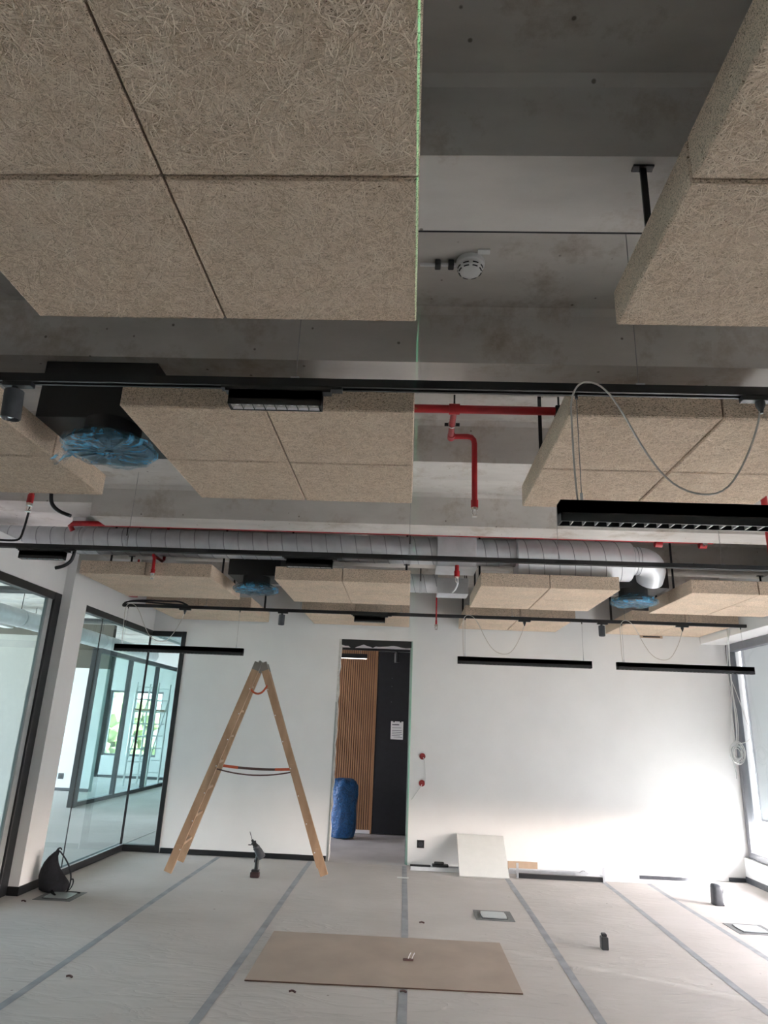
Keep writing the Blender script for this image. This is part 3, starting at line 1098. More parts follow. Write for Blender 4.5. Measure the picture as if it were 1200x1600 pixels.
raft_lab = {
    ('A', 1): 'large wood wool ceiling raft filling the upper left of the view',
    ('A', 2): 'large wood wool ceiling raft in the upper right corner of the view',
    ('B', 0): 'wood wool ceiling raft at the left edge beside the wrapped air diffuser',
    ('B', 1): 'wood wool ceiling raft behind the eight-cell linear spotlight',
    ('B', 2): 'wood wool ceiling raft behind the nearest hanging light and its looped cable',
    ('C', 0): 'leftmost wood wool raft below the spiral duct, by the white pier',
    ('C', 1): 'wood wool raft below the spiral duct, above the doorway',
    ('C', 2): 'wood wool raft right below the thick silencer of the duct',
    ('C', 3): 'rightmost wood wool raft beyond the duct elbow, by the window lintel',
    ('D', 0): 'wood wool raft nearest the end wall, above the ladder side corner glass',
    ('D', 1): 'wood wool raft touching the end wall, straight over the doorway',
    ('D', 2): 'wood wool raft at the end wall between doorway and second black diffuser',
    ('D', 3): 'wood wool raft at the end wall in the far right corner'}
for (rw, c), lab in raft_lab.items():
    y0, y1 = ROWS[rw]
    x0, x1 = COLS[c]
    t = thing('ceiling_raft', ((x0 + x1) / 2, (y0 + y1) / 2, RB), lab, 'ceiling raft', 'suspended wood wool ceiling rafts')
    hw, hd = (x1 - x0) / 2, (y1 - y0) / 2
    me = panel_mesh(hw, hd)
    for i in range(2):
        for j in range(2):
            pn = place('panel', me, (x0 + i * hw + .003, y0 + j * hd + .003, RB + random.uniform(0, .0015)), t)
            if rw in 'AB':
                fs = bpy.data.objects.new('fibre_surface', STR[(i + j + c) % 2])
                C.objects.link(fs)
                fs.parent = pn
                if (i + c) % 2:
                    fs.rotation_euler = (0, 0, math.pi)
                    fs.location = (hw - .010, hd - .010, 0)
                else:
                    fs.location = (.004, .004, 0)
                fs['kind'] = 'stuff'
    hy = (y0 + (.5 if rw == 'C' else .9), y1 - .12) if rw != 'B' else (y0 + .79,)
    if rw == 'A':
        hy = (y0 + .12, 1.60)
    for hx in (x0 + .045, x1 - .045):
        for yy in hy:
            inrib = any(a - .03 <= yy <= b + .03 for a, b in ((1.56, 1.88), (2.73, 3.04), (6.60, 6.90), (7.80, 8.10)))
            top = SOF if inrib else SLAB
            o = MB().box(hx - .009, hx + .009, yy - .004, yy + .004, RT - .01, top)
            o.box(hx - .03, hx + .03, yy - .012, yy + .012, top - .006, top)
            o.build('hanger', 'black_metal', t)

# ------------------------------------------------------------------ light tracks
TZ0, TZ1 = 2.636, 2.668


def track(y, x0, x1, lab, wires):
    t = thing('light_track', ((x0 + x1) / 2, y, TZ0), lab, 'light track', 'suspended black light tracks')
    m = MB()
    hw = .018
    prof = [(y - hw, TZ0), (y - .008, TZ0), (y - .008, TZ0 + .012), (y + .008, TZ0 + .012), (y + .008, TZ0), (y + hw, TZ0), (y + hw, TZ1), (y - hw, TZ1)]
    m.prism(prof, x0, x1, 'X')
    m.build('rail', 'black_metal', t)
    for x in (x0, x1):
        bx('end_cap', 'black_plastic', t, x - .004, x + .004, y - .02, y + .02, TZ0 - .002, TZ1 + .002)
    for x, top in wires:
        bx('clip', 'aluminium', t, x - .015, x + .015, y - .021, y + .021, TZ1 - .001, TZ1 + .004)
        MB().cyl((x, y, TZ1 + .003), (x, y, top), .0016, 6).build('wire', 'wire_steel', t)
    return t


def top_at(y):
    for a, b in ((1.56, 1.88), (2.73, 3.04), (3.935, 4.25), (5.325, 5.62), (6.60, 6.90), (7.80, 8.10)):
        if a <= y <= b:
            return SOF
    return SLAB


t1 = track(2.17, -3.2, 3.5, 'black light track nearest the viewer, crossing above the looped cable', [(x, SLAB) for x in (-2.2, -.44, .79, 2.4)])
t2 = track(4.73, -3.2, 3.3, 'black light track crossing in front of the spiral duct', [(x, SLAB) for x in (-2.1, -.02, 1.05, 2.2)])
t3 = track(7.3, -3.17, 3.68, 'black light track furthest back, carrying three hanging lights', [(x, SLAB) for x in (-2.25, -1.2, -.1, 1.1, 2.3, 2.98)])
m = MB()
m.tube([(-3.17, 7.3, 2.668), (-3.1, 7.285, 2.70), (-2.9, 7.28, 2.712), (-2.7, 7.285, 2.705), (-2.55, 7.29, 2.715), (-2.45, 7.3, 2.67)], .009, 8, smooth=2)
m.tube([(-3.18, 7.3, 2.65), (-3.14, 7.275, 2.69), (-2.95, 7.275, 2.695), (-2.7, 7.275, 2.675), (-2.45, 7.28, 2.668)], .009, 8, smooth=2)
m.build('feed_cable', 'black_rubber', t3)


def adapter(t, x, y, w_=.1):
    bx('adapter', 'black_plastic', t, x - w_ / 2, x + w_ / 2, y - .016, y + .016, TZ0 - .018, TZ0 + .001, .002)


def linear_spot(x0, y, lab):
    x1 = x0 + .335
    t = thing('linear_spotlight', ((x0 + x1) / 2, y, 2.555), lab, 'spotlight', 'linear spotlights on the tracks')
    # stepped adapter on top
    m = MB()
    m.box(x0 - .035, x1 + .07, y - .016, y + .016, TZ0 - .010, TZ0 + .001)
    m.box(x0 - .018, x1 + .03, y - .017, y + .017, TZ0 - .022, TZ0 - .010)
    m.build('adapter', 'black_plastic', t)
    m = MB()
    ya, yb = y - .026, y + .026
    z0, z1 = 2.556, TZ0 - .022
    m.box(x0, x1, ya, ya + .004, z0, z1)
    m.box(x0, x1, yb - .004, yb, z0, z1)
    m.box(x0, x0 + .006, ya, yb, z0, z1)
    m.box(x1 - .006, x1, ya, yb, z0, z1)
    m.box(x0, x1, ya, yb, z0 + .022, z1)
    m.build('housing', 'black_metal', t)
    for k in range(8):
        cx = x0 + .0085 + (k + .5) * (.318 / 8)
        m = MB()
        M = Matrix.Identity(4)
        R = []
        for rr, z in ((.0185, z0 + .002), (.015, z0 + .012), (.006, z0 + .021)):
            R.append([Vector((cx + sx * rr, y + sy * rr * 1.1, z)) for sx, sy in ((-1, -1), (1, -1), (1, 1), (-1, 1))])
        m.rings(R, False, True)
        rf = m.build('reflector', 'lens', t)
        MB().lathe([(.001, z0 + .008), (.005, z0 + .010), (.006, z0 + .019)], (cx, y, 0), 10).build('led_lens', 'white_plastic', rf)
    return t


linear_spot(-.672, 2.17, 'black linear spotlight with eight visible cells on the nearest track')
linear_spot(-2.885, 4.73, 'black linear spotlight at the left end of the track before the duct')
linear_spot(-.905, 4.73, 'black linear spotlight mid-way on the track before the duct')
linear_spot(-.605, 7.3, 'black linear spotlight on the furthest track above the doorway')


def cyl_spot(x, y, lab, tilt=0.0):
    t = thing('cylinder_spotlight', (x, y, 2.52), lab, 'spotlight', 'small cylinder spotlights on the tracks')
    adapter(t, x + .01, y, .11)
    MB().cyl((x, y, 2.60), (x, y, TZ0 - .017), .012, 12).build('stem', 'black_plastic', t)
    M = Matrix.Rotation(tilt, 4, 'X')
    c = (x, y, 2.605)
    prof = [(.030, 0.0), (.0335, -.004), (.0335, -.108), (.030, -.112), (.027, -.108), (.024, -.09), (.001, -.085)]
    MB().lathe(prof, c, 28, M).build('body', 'graphite', t)
    MB().lathe([(.001, -.088), (.012, -.092), (.014, -.10), (.010, -.106), (.001, -.108)], c, 16, M).build('lens', 'lens', t)


cyl_spot(-1.475, 2.17, 'dark cylinder spotlight on the nearest track at the left edge', .12)
cyl_spot(-1.40, 7.3, 'small cylinder spotlight on the furthest track above the ladder')
cyl_spot(2.05, 7.3, 'small cylinder spotlight on the furthest track between the two right hanging lights')
cyl_spot(2.62, 4.73, 'cylinder spotlight near the right end of the track before the duct')


def pendant(x0, y, lab, first_loop=True):
    x1 = x0 + 1.405
    t = thing('pendant_light', ((x0 + x1) / 2, y, 2.15), lab, 'pendant light', 'black linear hanging lights')
    z0, z1 = 2.152, 2.226
    m = MB()
    ya, yb = y - .03, y + .03
    m.box(x0, x1, ya, ya + .005, z0, z1)
    m.box(x0, x1, yb - .005, yb, z0, z1)
    m.box(x0, x0 + .005, ya, yb, z0, z1)
    m.box(x1 - .005, x1, ya, yb, z0, z1)
    m.box(x0, x1, ya, yb, z0 + .03, z1)
    m.build('housing', 'black_metal', t)
    lm = MB().box(-.002, .002, -.025, .025, 0, .014).build('louvre', 'louvre_grey')
    me = lm.data
    bpy.data.objects.remove(lm)
    n = 34
    for k in range(1, n):
        place('louvre', me, (x0 + (x1 - x0) * k / n, y, z0 + .002), t)
    for dx in (.078, 1.325):
        MB().cyl((x0 + dx, y, z1), (x0 + dx, y, TZ0), .0013, 6).build('suspension_wire', 'wire_steel', t)
        MB().cyl((x0 + dx, y, z1 + .0), (x0 + dx, y, z1 + .035), .005, 8).build('wire_grip', 'aluminium', t)
        MB().cyl((x0 + dx, y, TZ0 - .02), (x0 + dx, y, TZ0), .006, 8).build('wire_hook', 'black_plastic', t)
    pts = [(.065, 0, 2.222), (.058, 0, 2.35), (.055, -.01, 2.50), (.052, -.02, 2.60), (.075, -.035, 2.655), (.115, -.035, 2.668), (.165, -.03, 2.65), (.22, -.02, 2.58),
           (.295, -.01, 2.42), (.375, 0, 2.305), (.47, 0, 2.262), (.56, 0, 2.278), (.635, 0, 2.385), (.695, 0, 2.52), (.715, 0, 2.60)]
    MB().tube([(x0 + a, y + b, z) for a, b, z in pts], .0034, 8, smooth=2).build('power_cable', 'cable_clear', t)
    adapter(t, x0 + .715, y, .13)
    MB().lathe([(.016, 0), (.016, -.015), (.009, -.03), (.006, -.045)], (x0 + .715, y, TZ0 - .018), 12).build('plug', 'black_plastic', t)
    return t


pendant(.49, 2.17, 'nearest black linear hanging light with slotted underside, at the right edge')
pendant(-3.19, 7.3, 'black linear hanging light in front of the corner glass at the left')
pendant(.516, 7.3, 'black linear hanging light right of the doorway in front of the white wall')
pendant(2.185, 7.3, 'rightmost far black linear hanging light, reaching the window')

# ------------------------------------------------------------------ air diffuser boxes
def diffuser(x0, x1, y0, y1, lab, film_mat='blue_film', cx=None, cy=None, zt=3.08, flap=True):
    cx = (x0 + x1) / 2 if cx is None else cx
    t = thing('air_diffuser', ((x0 + x1) / 2, (y0 + y1) / 2, 2.64), lab, 'air diffuser', 'wrapped ceiling air diffusers')
    bx('plenum_box', 'black_box', t, x0, x1, y0, y1, 2.79, zt, .003)
    MB().cyl((cx, cy, 2.69), (cx, cy, 2.795), .13, 28).build('neck', 'black_box', t)
    d = MB().lathe([(.135, 2.70), (.195, 2.684), (.2, 2.676), (.2, 2.668), (.19, 2.664), (.03, 2.662), (.001, 2.662)], (cx, cy, 0), 48).build('swirl_plate', 'black_metal', t)
    vm = MB().box(.06, .175, -.006, .006, 2.656, 2.664, 0, Matrix.Translation((cx, cy, 0))).build('vane', 'graphite', d)
    vme = vm.data
    bpy.data.objects.remove(vm)
    for k in range(16):
        a = 2 * math.pi * k / 16
        o = bpy.data.objects.new('vane', vme)
        C.objects.link(o)
        o.parent = d
        base = Vector((cx, cy, 0)) - ORG[t.name]
        # vane mesh is offset by the thing's origin: rotate about the plate centre
        o.matrix_local = Matrix.Translation(base) @ Matrix.Rotation(a, 4, 'Z') @ Matrix.Translation(-base)
    MB().cyl((cx, cy, 2.652), (cx, cy, 2.664), .022, 14).build('centre_screw', 'graphite', d)
    # crumpled film round the plate
    m = MB()
    R = []
    n = 64
    rnd = [random.random() * 6.28 for _ in range(8)]
    for r, z in ((.12, 2.735), (.17, 2.712), (.212, 2.69), (.214, 2.665), (.19, 2.648), (.13, 2.645), (.07, 2.648), (.02, 2.646)):
        ring = []
        for k in range(n):
            a = 2 * math.pi * k / n
            d_ = 1 + .02 * math.sin(9 * a + rnd[0] + r * 30) + .015 * math.sin(17 * a + rnd[1])
            zz = z + .004 * math.sin(6 * a + rnd[2] + r * 60) + .003 * math.sin(13 * a + rnd[3] - r * 40)
            ring.append(Vector((cx + r * d_ * math.cos(a), cy + r * d_ * math.sin(a), zz)))
        R.append(ring)
    m.rings(R, False, True)
    if flap:
        a0 = math.pi * .95
        P = []
        for u in range(7):
            row = []
            for v in range(6):
                a = a0 + (u - 3) * .07
                r = .195 + v * .017
                row.append(m.bm.verts.new((cx + r * math.cos(a), cy + r * math.sin(a), 2.675 - v * .012 + .012 * math.sin(u * 2.1 + v) + (.03 if u < 2 else 0))))
            P.append(row)
        for u in range(6):
            for v in range(5):
                m.bm.faces.new((P[u][v], P[u + 1][v], P[u + 1][v + 1], P[u][v + 1]))
    m.build('wrapping_film', film_mat, t, 60)
    return t


diffuser(-1.765, -1.225, 2.78, 3.28, 'black air diffuser box with blue wrapped round outlet, nearest the viewer', cx=-1.435, cy=2.88)
diffuser(-1.725, -1.235, 6.15, 6.56, 'black air diffuser in blue film below the duct, left of the doorway', cx=-1.47, cy=6.26, zt=3.05, flap=False)
diffuser(1.885, 2.36, 6.15, 6.56, 'black air diffuser in blue film fed by the duct elbow', cx=2.07, cy=6.27, zt=2.98, flap=False)

# ------------------------------------------------------------------ spiral duct
def helix(x0, x1, cy, cz, r, pitch, rw=.0035, n=26):
    pts = []
    k = 0
    tot = int((x1 - x0) / pitch * n)
    for k in range(tot + 1):
        a = 2 * math.pi * k / n
        pts.append((x0 + (x1 - x0) * k / tot, cy + r * math.cos(a), cz + r * math.sin(a)))
    return MB().tube(pts, rw, 5)


DY, DZc = 6.0, 3.035
t = thing('spiral_duct', (-.8, DY, DZc), 'long galvanised spiral duct running under the ceiling into a thick silencer and elbow', 'duct')
d = MB().cyl((-3.98, DY, DZc), (.23, DY, DZc), .125, 40).build('duct_tube', 'zinc', t)
helix(-3.95, .22, DY, DZc, .1255, .135).build('spiral_seam', 'zinc_seam', d)
bx('branch_box', 'zinc', t, .225, .575, DY - .17, DY + .17, 2.862, 3.19, .006)
bx('box_flange', 'aluminium', t, .22, .58, DY - .178, DY + .175, 2.856, 2.866)
d = MB().cyl((.57, DY, DZc), (.95, DY, DZc), .122, 40).build('duct_tube', 'zinc', t)
helix(.6, .94, DY, DZc, .1225, .11).build('spiral_seam', 'zinc_seam', d)
d = MB().lathe([(.12, 0), (.172, .004), (.178, .01), (.178, 1.02), (.172, 1.028), (.12, 1.032)], (.94, DY, 2.988), 48, Matrix.Rotation(math.radians(90), 4, 'Y')).build('silencer', 'zinc_bright', t)
helix(.96, 1.95, DY, 2.988, .1785, .135).build('spiral_seam', 'zinc_seam', d)
MB().cyl((1.965, DY, 3.0), (2.06, DY, 3.0), .127, 36).build('collar', 'zinc_bright', t)
for xx in (1.985, 2.015, 2.045):
    MB().tube([(xx, DY + .128 * math.cos(2 * math.pi * k / 32), 3.0 + .128 * math.sin(2 * math.pi * k / 32)) for k in range(32)], .003, 6, closed=True).build('bead', 'zinc_seam', t)
# elbow: +X turning back and down into the diffuser box
m = MB()
R = []
axis2 = Vector((0, .80, -.60)).normalized()
rad = .135
ctr = Vector((2.055, DY, 3.0)) + axis2 * rad
for k in range(9):
    a = math.pi / 2 * k / 8
    c = ctr - axis2 * rad * math.cos(a) + Vector((1, 0, 0)) * rad * math.sin(a)
    dirv = Vector((1, 0, 0)) * math.cos(a) + axis2 * math.sin(a)
    side = Vector((1, 0, 0)).cross(axis2).normalized()
    nrm = dirv.cross(side).normalized()
    R.append([c + .125 * (math.cos(2 * math.pi * j / 36) * side + math.sin(2 * math.pi * j / 36) * nrm) for j in range(36)])
last = [p + axis2 * .08 for p in R[-1]]
m.rings(R + [last])
m.build('elbow', 'zinc_bright', t, 50)
for x, r_ in ((-2.62, .128), (-.02, .128), (-3.12, .128), (-3.05, .128)):
    cl = MB().cyl((x - .012, DY, DZc), (x + .012, DY, DZc), r_, 36).build('clamp', 'aluminium', t)
    if x > -3:
        for s in (-1, 1):
            MB().cyl((x, DY + s * .135, DZc), (x, DY + s * .135, SLAB), .005, 6).build('threaded_rod', 'black_metal', cl)
        bx('clamp_lug', 'aluminium', cl, x - .014, x + .014, DY - .15, DY - .12, DZc - .02, DZc + .02)
# second, smaller duct
t = thing('spiral_duct', (.3, 7.05, 2.93), 'short galvanised duct with a square box above the doorway', 'duct')
d = MB().cyl((-.9, 7.05, 2.95), (.28, 7.05, 2.95), .098, 32).build('duct_tube', 'zinc', t)
helix(-.88, .27, 7.05, 2.95, .0985, .12).build('spiral_seam', 'zinc_seam', d)
bx('branch_box', 'zinc', t, .275, .60, 6.95, 7.2, 2.83, 3.0, .005)
cl = MB().cyl((.085, 7.05, 2.95), (.115, 7.05, 2.95), .102, 32).build('clamp', 'aluminium', t)
for s in (-1, 1):
    MB().cyl((.1, 7.05 + s * .108, 2.95), (.1, 7.05 + s * .108, SLAB), .005, 6).build('threaded_rod', 'black_metal', cl)
for yy in (6.96, 7.19):
    MB().cyl((.58, yy, 3.0), (.58, yy, SLAB), .005, 6).build('threaded_rod', 'black_metal', t)

# ------------------------------------------------------------------ red sprinkler pipes
def sprinkler(t, p, down=True):
    x, y, z = p
    MB().cyl((x, y, z), (x, y, z + .02), .018, 12).build('nut', 'chrome', t)
    m = MB()
    m.tube([(x - .009, y, z), (x - .014, y, z - .015), (x - .006, y, z - .03), (x, y, z - .034)], .0028, 6)
    m.tube([(x + .009, y, z), (x + .014, y, z - .015), (x + .006, y, z - .03), (x, y, z - .034)], .0028, 6)
    m.cyl((x, y, z - .034), (x, y, z - .037), .016, 12)
    m.build('sprinkler_head', 'chrome', t)


t = thing('sprinkler_pipe', (0, 3.10, 3.02), 'straight red sprinkler pipe with a cranked drop between the near rafts', 'pipe')
MB().cyl((-1.0, 3.10, 3.03), (3.5, 3.10, 3.03), .0215, 20).build('main_pipe', 'red_paint', t)
MB().cyl((.168, 3.10, 3.03), (.222, 3.10, 3.03), .028, 20).build('tee', 'red_paint', t)
dp = MB().tube([(.195, 3.10, 3.03), (.195, 3.30, 3.03), (.197, 3.40, 3.03), (.200, 3.435, 3.03)], .0165, 14).build('drop_pipe', 'red_paint', t)
MB().tube([(.200, 3.435, 3.03), (.29, 3.435, 3.032), (.312, 3.437, 3.028), (.325, 3.44, 3.014), (.329, 3.44, 2.99), (.329, 3.44, 2.64)], .0155, 14).build('drop_pipe', 'red_paint', t)
MB().cyl((.2, 3.41, 3.03), (.2, 3.455, 3.03), .021, 14).build('elbow_fitting', 'red_paint', t)
MB().cyl((.329, 3.44, 2.62), (.329, 3.44, 2.66), .020, 14).build('reducer', 'red_paint', t)
sprinkler(t, (.329, 3.44, 2.605))
MB().cyl((.194, 3.275, 3.03), (.194, 3.29, 3.03), .021, 16).build('clamp', 'chrome', t)
bx('clamp_lug', 'black_metal', t, .155, .235, 3.278, 3.287, 3.022, 3.038)
MB().cyl((.195, 3.10, 3.05), (.195, 3.10, SLAB), .005, 6).build('threaded_rod', 'black_metal', t)
MB().cyl((.72, 3.10, 3.05), (.72, 3.10, SLAB), .005, 6).build('threaded_rod', 'black_metal', t)
bx('clamp', 'black_metal', t, .70, .74, 3.075, 3.125, 3.005, 3.055, .004)

t = thing('sprinkler_pipe', (0, 5.76, 3.1), 'long red sprinkler pipe tucked behind a rib above the spiral duct', 'pipe')
MB().tube([(-3.10, 5.80, 3.075), (-3.115, 5.775, 3.11), (-3.08, 5.76, 3.132), (-2.95, 5.76, 3.135), (2.62, 5.76, 3.135)], .024, 14).build('main_pipe', 'red_paint', t)
for x in (-2.42, -2.2, -1.3, -.05, .2, .68, 1.45, 2.2):
    MB().cyl((x, 5.76, 3.12), (x, 5.76, SLAB), .006, 6).build('threaded_rod', 'black_metal', t)
for x in (2.15, 2.53):
    MB().cyl((x - .03, 5.76, 3.10), (x + .03, 5.76, 3.10), .031, 14).build('coupling', 'red_paint', t)
MB().cyl((2.53, 5.70, 3.10), (2.53, 5.73, 3.10), .02, 12).build('plug', 'chrome', t)


def drop(x, y, z0, z1, lab, r=.014, curl=None):
    t = thing('sprinkler_drop', (x, y, z0), lab, 'pipe', 'red sprinkler drops')
    MB().cyl((x, y, z0 + .05), (x, y, z1), r, 12).build('drop_pipe', 'red_paint', t)
    MB().cyl((x, y, z0 + .02), (x, y, z0 + .07), r * 1.35, 12).build('reducer', 'red_paint', t)
    sprinkler(t, (x, y, z0 + .005))
    if curl:
        MB().tube(curl, .007, 8, smooth=2).build('flex_hose', 'zinc_bright', t)


t = thing('sprinkler_drop', (-2.3, 5.75, 2.7), 'slanting red sprinkler drop in front of the leftmost raft below the duct', 'pipe', 'red sprinkler drops')
MB().tube([(-2.36, 6.17, SLAB), (-2.36, 6.17, 2.91), (-2.36, 6.13, 2.892), (-2.35, 5.9, 2.886), (-2.305, 5.768, 2.86), (-2.29, 5.757, 2.83), (-2.285, 5.755, 2.70)], .014, 12).build('drop_pipe', 'red_paint', t)
MB().cyl((-2.285, 5.755, 2.695), (-2.285, 5.755, 2.73), .019, 12).build('reducer', 'red_paint', t)
sprinkler(t, (-2.285, 5.755, 2.68))
drop(.40, 5.80, 2.74, 2.862, 'red sprinkler drop under the duct branch box', .018, [(.40, 5.80, 2.76), (.41, 5.80, 2.70), (.39, 5.81, 2.65), (.36, 5.82, 2.62)])
drop(.28, 7.22, 2.52, SLAB, 'thin red sprinkler drop below the short duct', .008)
drop(-2.243, 3.66, 2.625, SLAB, 'red sprinkler drop behind the left edge raft')
t = thing('sprinkler_riser', (2.70, 4.95, 2.72), 'red vertical sprinkler pipe at the right edge above the track', 'pipe')
MB().cyl((2.70, 5.0, 2.70), (2.70, 5.0, SLAB), .024, 14).build('riser_pipe', 'red_paint', t)
MB().cyl((2.70, 5.0, 2.69), (2.70, 5.0, 2.74), .03, 14).build('cap', 'red_paint', t)
# red funnel near the left wall
t = thing('sprinkler_drop', (-3.0, 7.0, 2.6), 'red conical sprinkler outlet between the two leftmost far rafts', 'pipe')
MB().cyl((-2.96, 7.02, 2.74), (-2.96, 7.02, SLAB), .012, 10).build('drop_pipe', 'red_paint', t)
MB().lathe([(.05, 2.70), (.012, 2.76)], (-2.96, 7.02, 0), 16).build('funnel', 'red_paint', t)

# black cables at the left
t = thing('cable', (-2.2, 3.7, 2.7), 'black cable end hanging behind the left edge raft', 'cable')
MB().tube([(-2.13, 3.66, 3.35), (-2.13, 3.66, 2.78), (-2.125, 3.66, 2.70), (-2.11, 3.66, 2.64), (-2.06, 3.66, 2.60), (-1.985, 3.66, 2.575)], .011, 10, smooth=2).build('sheath', 'black_rubber', t)
t = thing('cable', (-2.75, 4.2, 2.7), 'thin black cable dropping onto the left end of the track before the duct', 'cable')
MB().tube([(-2.86, 4.70, 3.35), (-2.86, 4.70, 3.1), (-2.875, 4.70, 2.86), (-2.885, 4.705, 2.76), (-2.90, 4.71, 2.695), (-2.96, 4.71, 2.684), (-3.1, 4.71, 2.69), (-3.2, 4.71, 2.69)], .008, 8, smooth=2).build('sheath', 'black_rubber', t)
t = thing('cable', (-2.48, 4.73, 2.55), 'thick black flex loop below the left linear spotlight', 'cable')
MB().tube([(-2.50, 4.76, 2.66), (-2.50, 4.76, 2.60), (-2.515, 4.76, 2.55), (-2.56, 4.76, 2.515), (-2.62, 4.76, 2.50)], .013, 10, smooth=2).build('sheath', 'black_rubber', t)

# ------------------------------------------------------------------ smoke detector
t = thing('smoke_detector', (.21, 2.37, SLAB), 'round white smoke detector with slots on the concrete slab', 'smoke detector')
MB().lathe([(.058, SLAB), (.06, SLAB - .004), (.06, SLAB - .022), (.054, SLAB - .026)], (.21, 2.37, 0), 36).build('base', 'white_plastic', t)
b_ = MB().lathe([(.050, SLAB - .024), (.052, SLAB - .034), (.050, SLAB - .046), (.040, SLAB - .056), (.022, SLAB - .062), (.001, SLAB - .063)], (.21, 2.37, 0), 36).build('sensor_body', 'white_plastic', t)
for k in range(8):
    a0 = 2 * math.pi * k / 8 + .12
    for rr, zz in ((.0515, SLAB - .0385), (.046, SLAB - .0515)):
        pts = [(.21 + rr * math.cos(a0 + u * .08), 2.37 + rr * math.sin(a0 + u * .08), zz) for u in range(7)]
        MB().tube(pts, .0028, 6).build('slot', 'black_plastic', b_)
bx('number_tag', 'paper', t, .235, .285, 2.29, 2.315, SLAB - .008, SLAB - .002, 0, None)
MB().cyl((.0, 2.37, SLAB - .018), (.155, 2.37, SLAB - .018), .008, 10).build('conduit', 'white_plastic', t)
for x in (.075, .13):
    bx('conduit_clip', 'black_plastic', t, x - .012, x + .012, 2.352, 2.388, SLAB - .032, SLAB - .002, .003)

# ------------------------------------------------------------------ things on the end wall
t = thing('wall_socket', (.19, YB, .22), 'black socket low on the white wall right of the doorway', 'socket')
bx('plate', 'black_plastic', t, .15, .232, YB - .009, YB - .0005, .185, .267, .002)
MB().lathe([(.026, 0), (.027, .003), (.024, .003), (.022, -.004)], (.191, YB - .010, .226), 24, Matrix.Rotation(math.radians(90), 4, 'X')).build('outlet_ring', 'graphite', t)
for z, lab, wpts in ((1.168, 'upper red wiring box on the wall right of the doorway', [(.19, YB - .004, 1.165), (.21, YB - .02, 1.15), (.222, YB - .012, 1.05), (.228, YB - .008, .93), (.225, YB - .006, .87)]),
                     (.872, 'lower red wiring box on the wall right of the doorway', [(.19, YB - .004, .87), (.19, YB - .025, .85), (.14, YB - .012, .78), (.09, YB - .008, .71), (.075, YB - .006, .69)])):
    t = thing('wiring_box', (.19, YB, z), lab, 'wiring box', 'red wiring boxes beside the doorway')
    Rx = Matrix.Rotation(math.radians(90), 4, 'X')
    MB().lathe([(.034, -.0005), (.036, .004), (.036, .008), (.029, .008), (.028, .002), (.001, .002)], (.191, YB - .0005, z), 28, Rx).build('box_ring', 'red_plastic', t)
    MB().tube(wpts, .004, 8, smooth=2).build('loose_wire', 'cable_white', t)
    bx('terminal', 'red_plastic', t, .178, .204, YB - .02, YB - .004, z - .012, z + .012, .002)
t = thing('wall_slot', (2.97, YB, 2.66), 'narrow brown slot plate high on the white wall', 'slot plate')
bx('plate', 'cardboard', t, 2.84, 3.115, YB - .012, YB - .0005, 2.655, 2.688)
bx('slot', 'black_plastic', t, 2.875, 3.085, YB - .0135, YB - .0115, 2.662, 2.678)

# leaning white board
t = thing('white_panel', (.86, 8.0, 0), 'square white board leaning on the wall right of the doorway', 'board')
L_ = math.hypot(.44, .345)
M = Matrix.Translation((.60, 8.0, .003)) @ Matrix.Rotation(math.atan2(.345, .44), 4, 'X')
MB().box(0, .525, 0, L_, 0, .012, .001, M).build('board', 'white_board', t)
MB().box(-.003, .001, 0, L_, -.001, .013, 0, M).build('edge_band', 'board_edge', t)

# profiles along the wall
PR = [(.08, .95, 8.20, 8.24, .0, .035, 'zinc_bright', 'front bright steel channel on the floor right of the doorway'),
      (.09, 1.9, 8.30, 8.34, .0, .035, 'aluminium', 'grey steel channel on the floor behind the leaning white board'),
      (1.18, 2.60, 8.36, 8.40, .0, .04, 'zinc', 'steel channel on the floor along the wall right of the white board'),
      (1.95, 3.05, 8.14, 8.19, .0, .03, 'zinc_bright', 'bright steel channel ending near the bright corner'),
      (2.55, 3.38, 8.37, 8.41, .0, .03, 'graphite', 'dark thin channel at the wall in the bright corner')]
for x0, x1, y0, y1, z0, z1, mt, lab in PR:
    t = thing('steel_profile', ((x0 + x1) / 2, y0, 0), lab, 'steel profile', 'steel profiles lying along the end wall')
    m = MB()
    z0 = .001
    m.prism([(y0, z0), (y1, z0), (y1, z1), (y1 - .003, z1), (y1 - .003, z0 + .003), (y0 + .003, z0 + .003), (y0 + .003, z1), (y0, z1)], x0, x1, 'X')
    m.build('channel', mt, t)
t = thing('black_rail', (1.68, 8.10, 0), 'black rail with two upright brackets on the floor right of the white board', 'rail')
bx('rail', 'black_metal', t, 1.215, 2.15, 8.08, 8.125, .001, .045, .003)
for x in (1.222, 2.135):
    m = MB()
    m.box(x - .012, x + .012, 8.06, 8.066, .001, .15)
    m.box(x - .012, x + .012, 8.06, 8.20, .046, .050)
    m.build('bracket', 'aluminium', t)
tag(bx('cardboard_strip', 'cardboard', None, 1.17, 1.50, 8.42, 8.428, .001, .105), 'brown cardboard strip standing on the floor behind the black rail', 'cardboard')
t = thing('black_clamp', (.42, 8.27, .035), 'small black clamp lying on the steel channels right of the doorway', 'clamp')
bx('body', 'black_plastic', t, .32, .50, 8.255, 8.34, .036, .06, .006)
bx('lever', 'black_plastic', t, .34, .45, 8.27, 8.30, .06, .085, .006)
tag(bx('black_strip', 'black_plastic', None, .075, .30, 8.255, 8.285, .001, .05), 'short black plastic strip on the floor by the door jamb', 'strip')
t = thing('wire_scrap', (1.98, 8.3, .035), 'small bent metal scrap on the profiles at the wall', 'scrap')
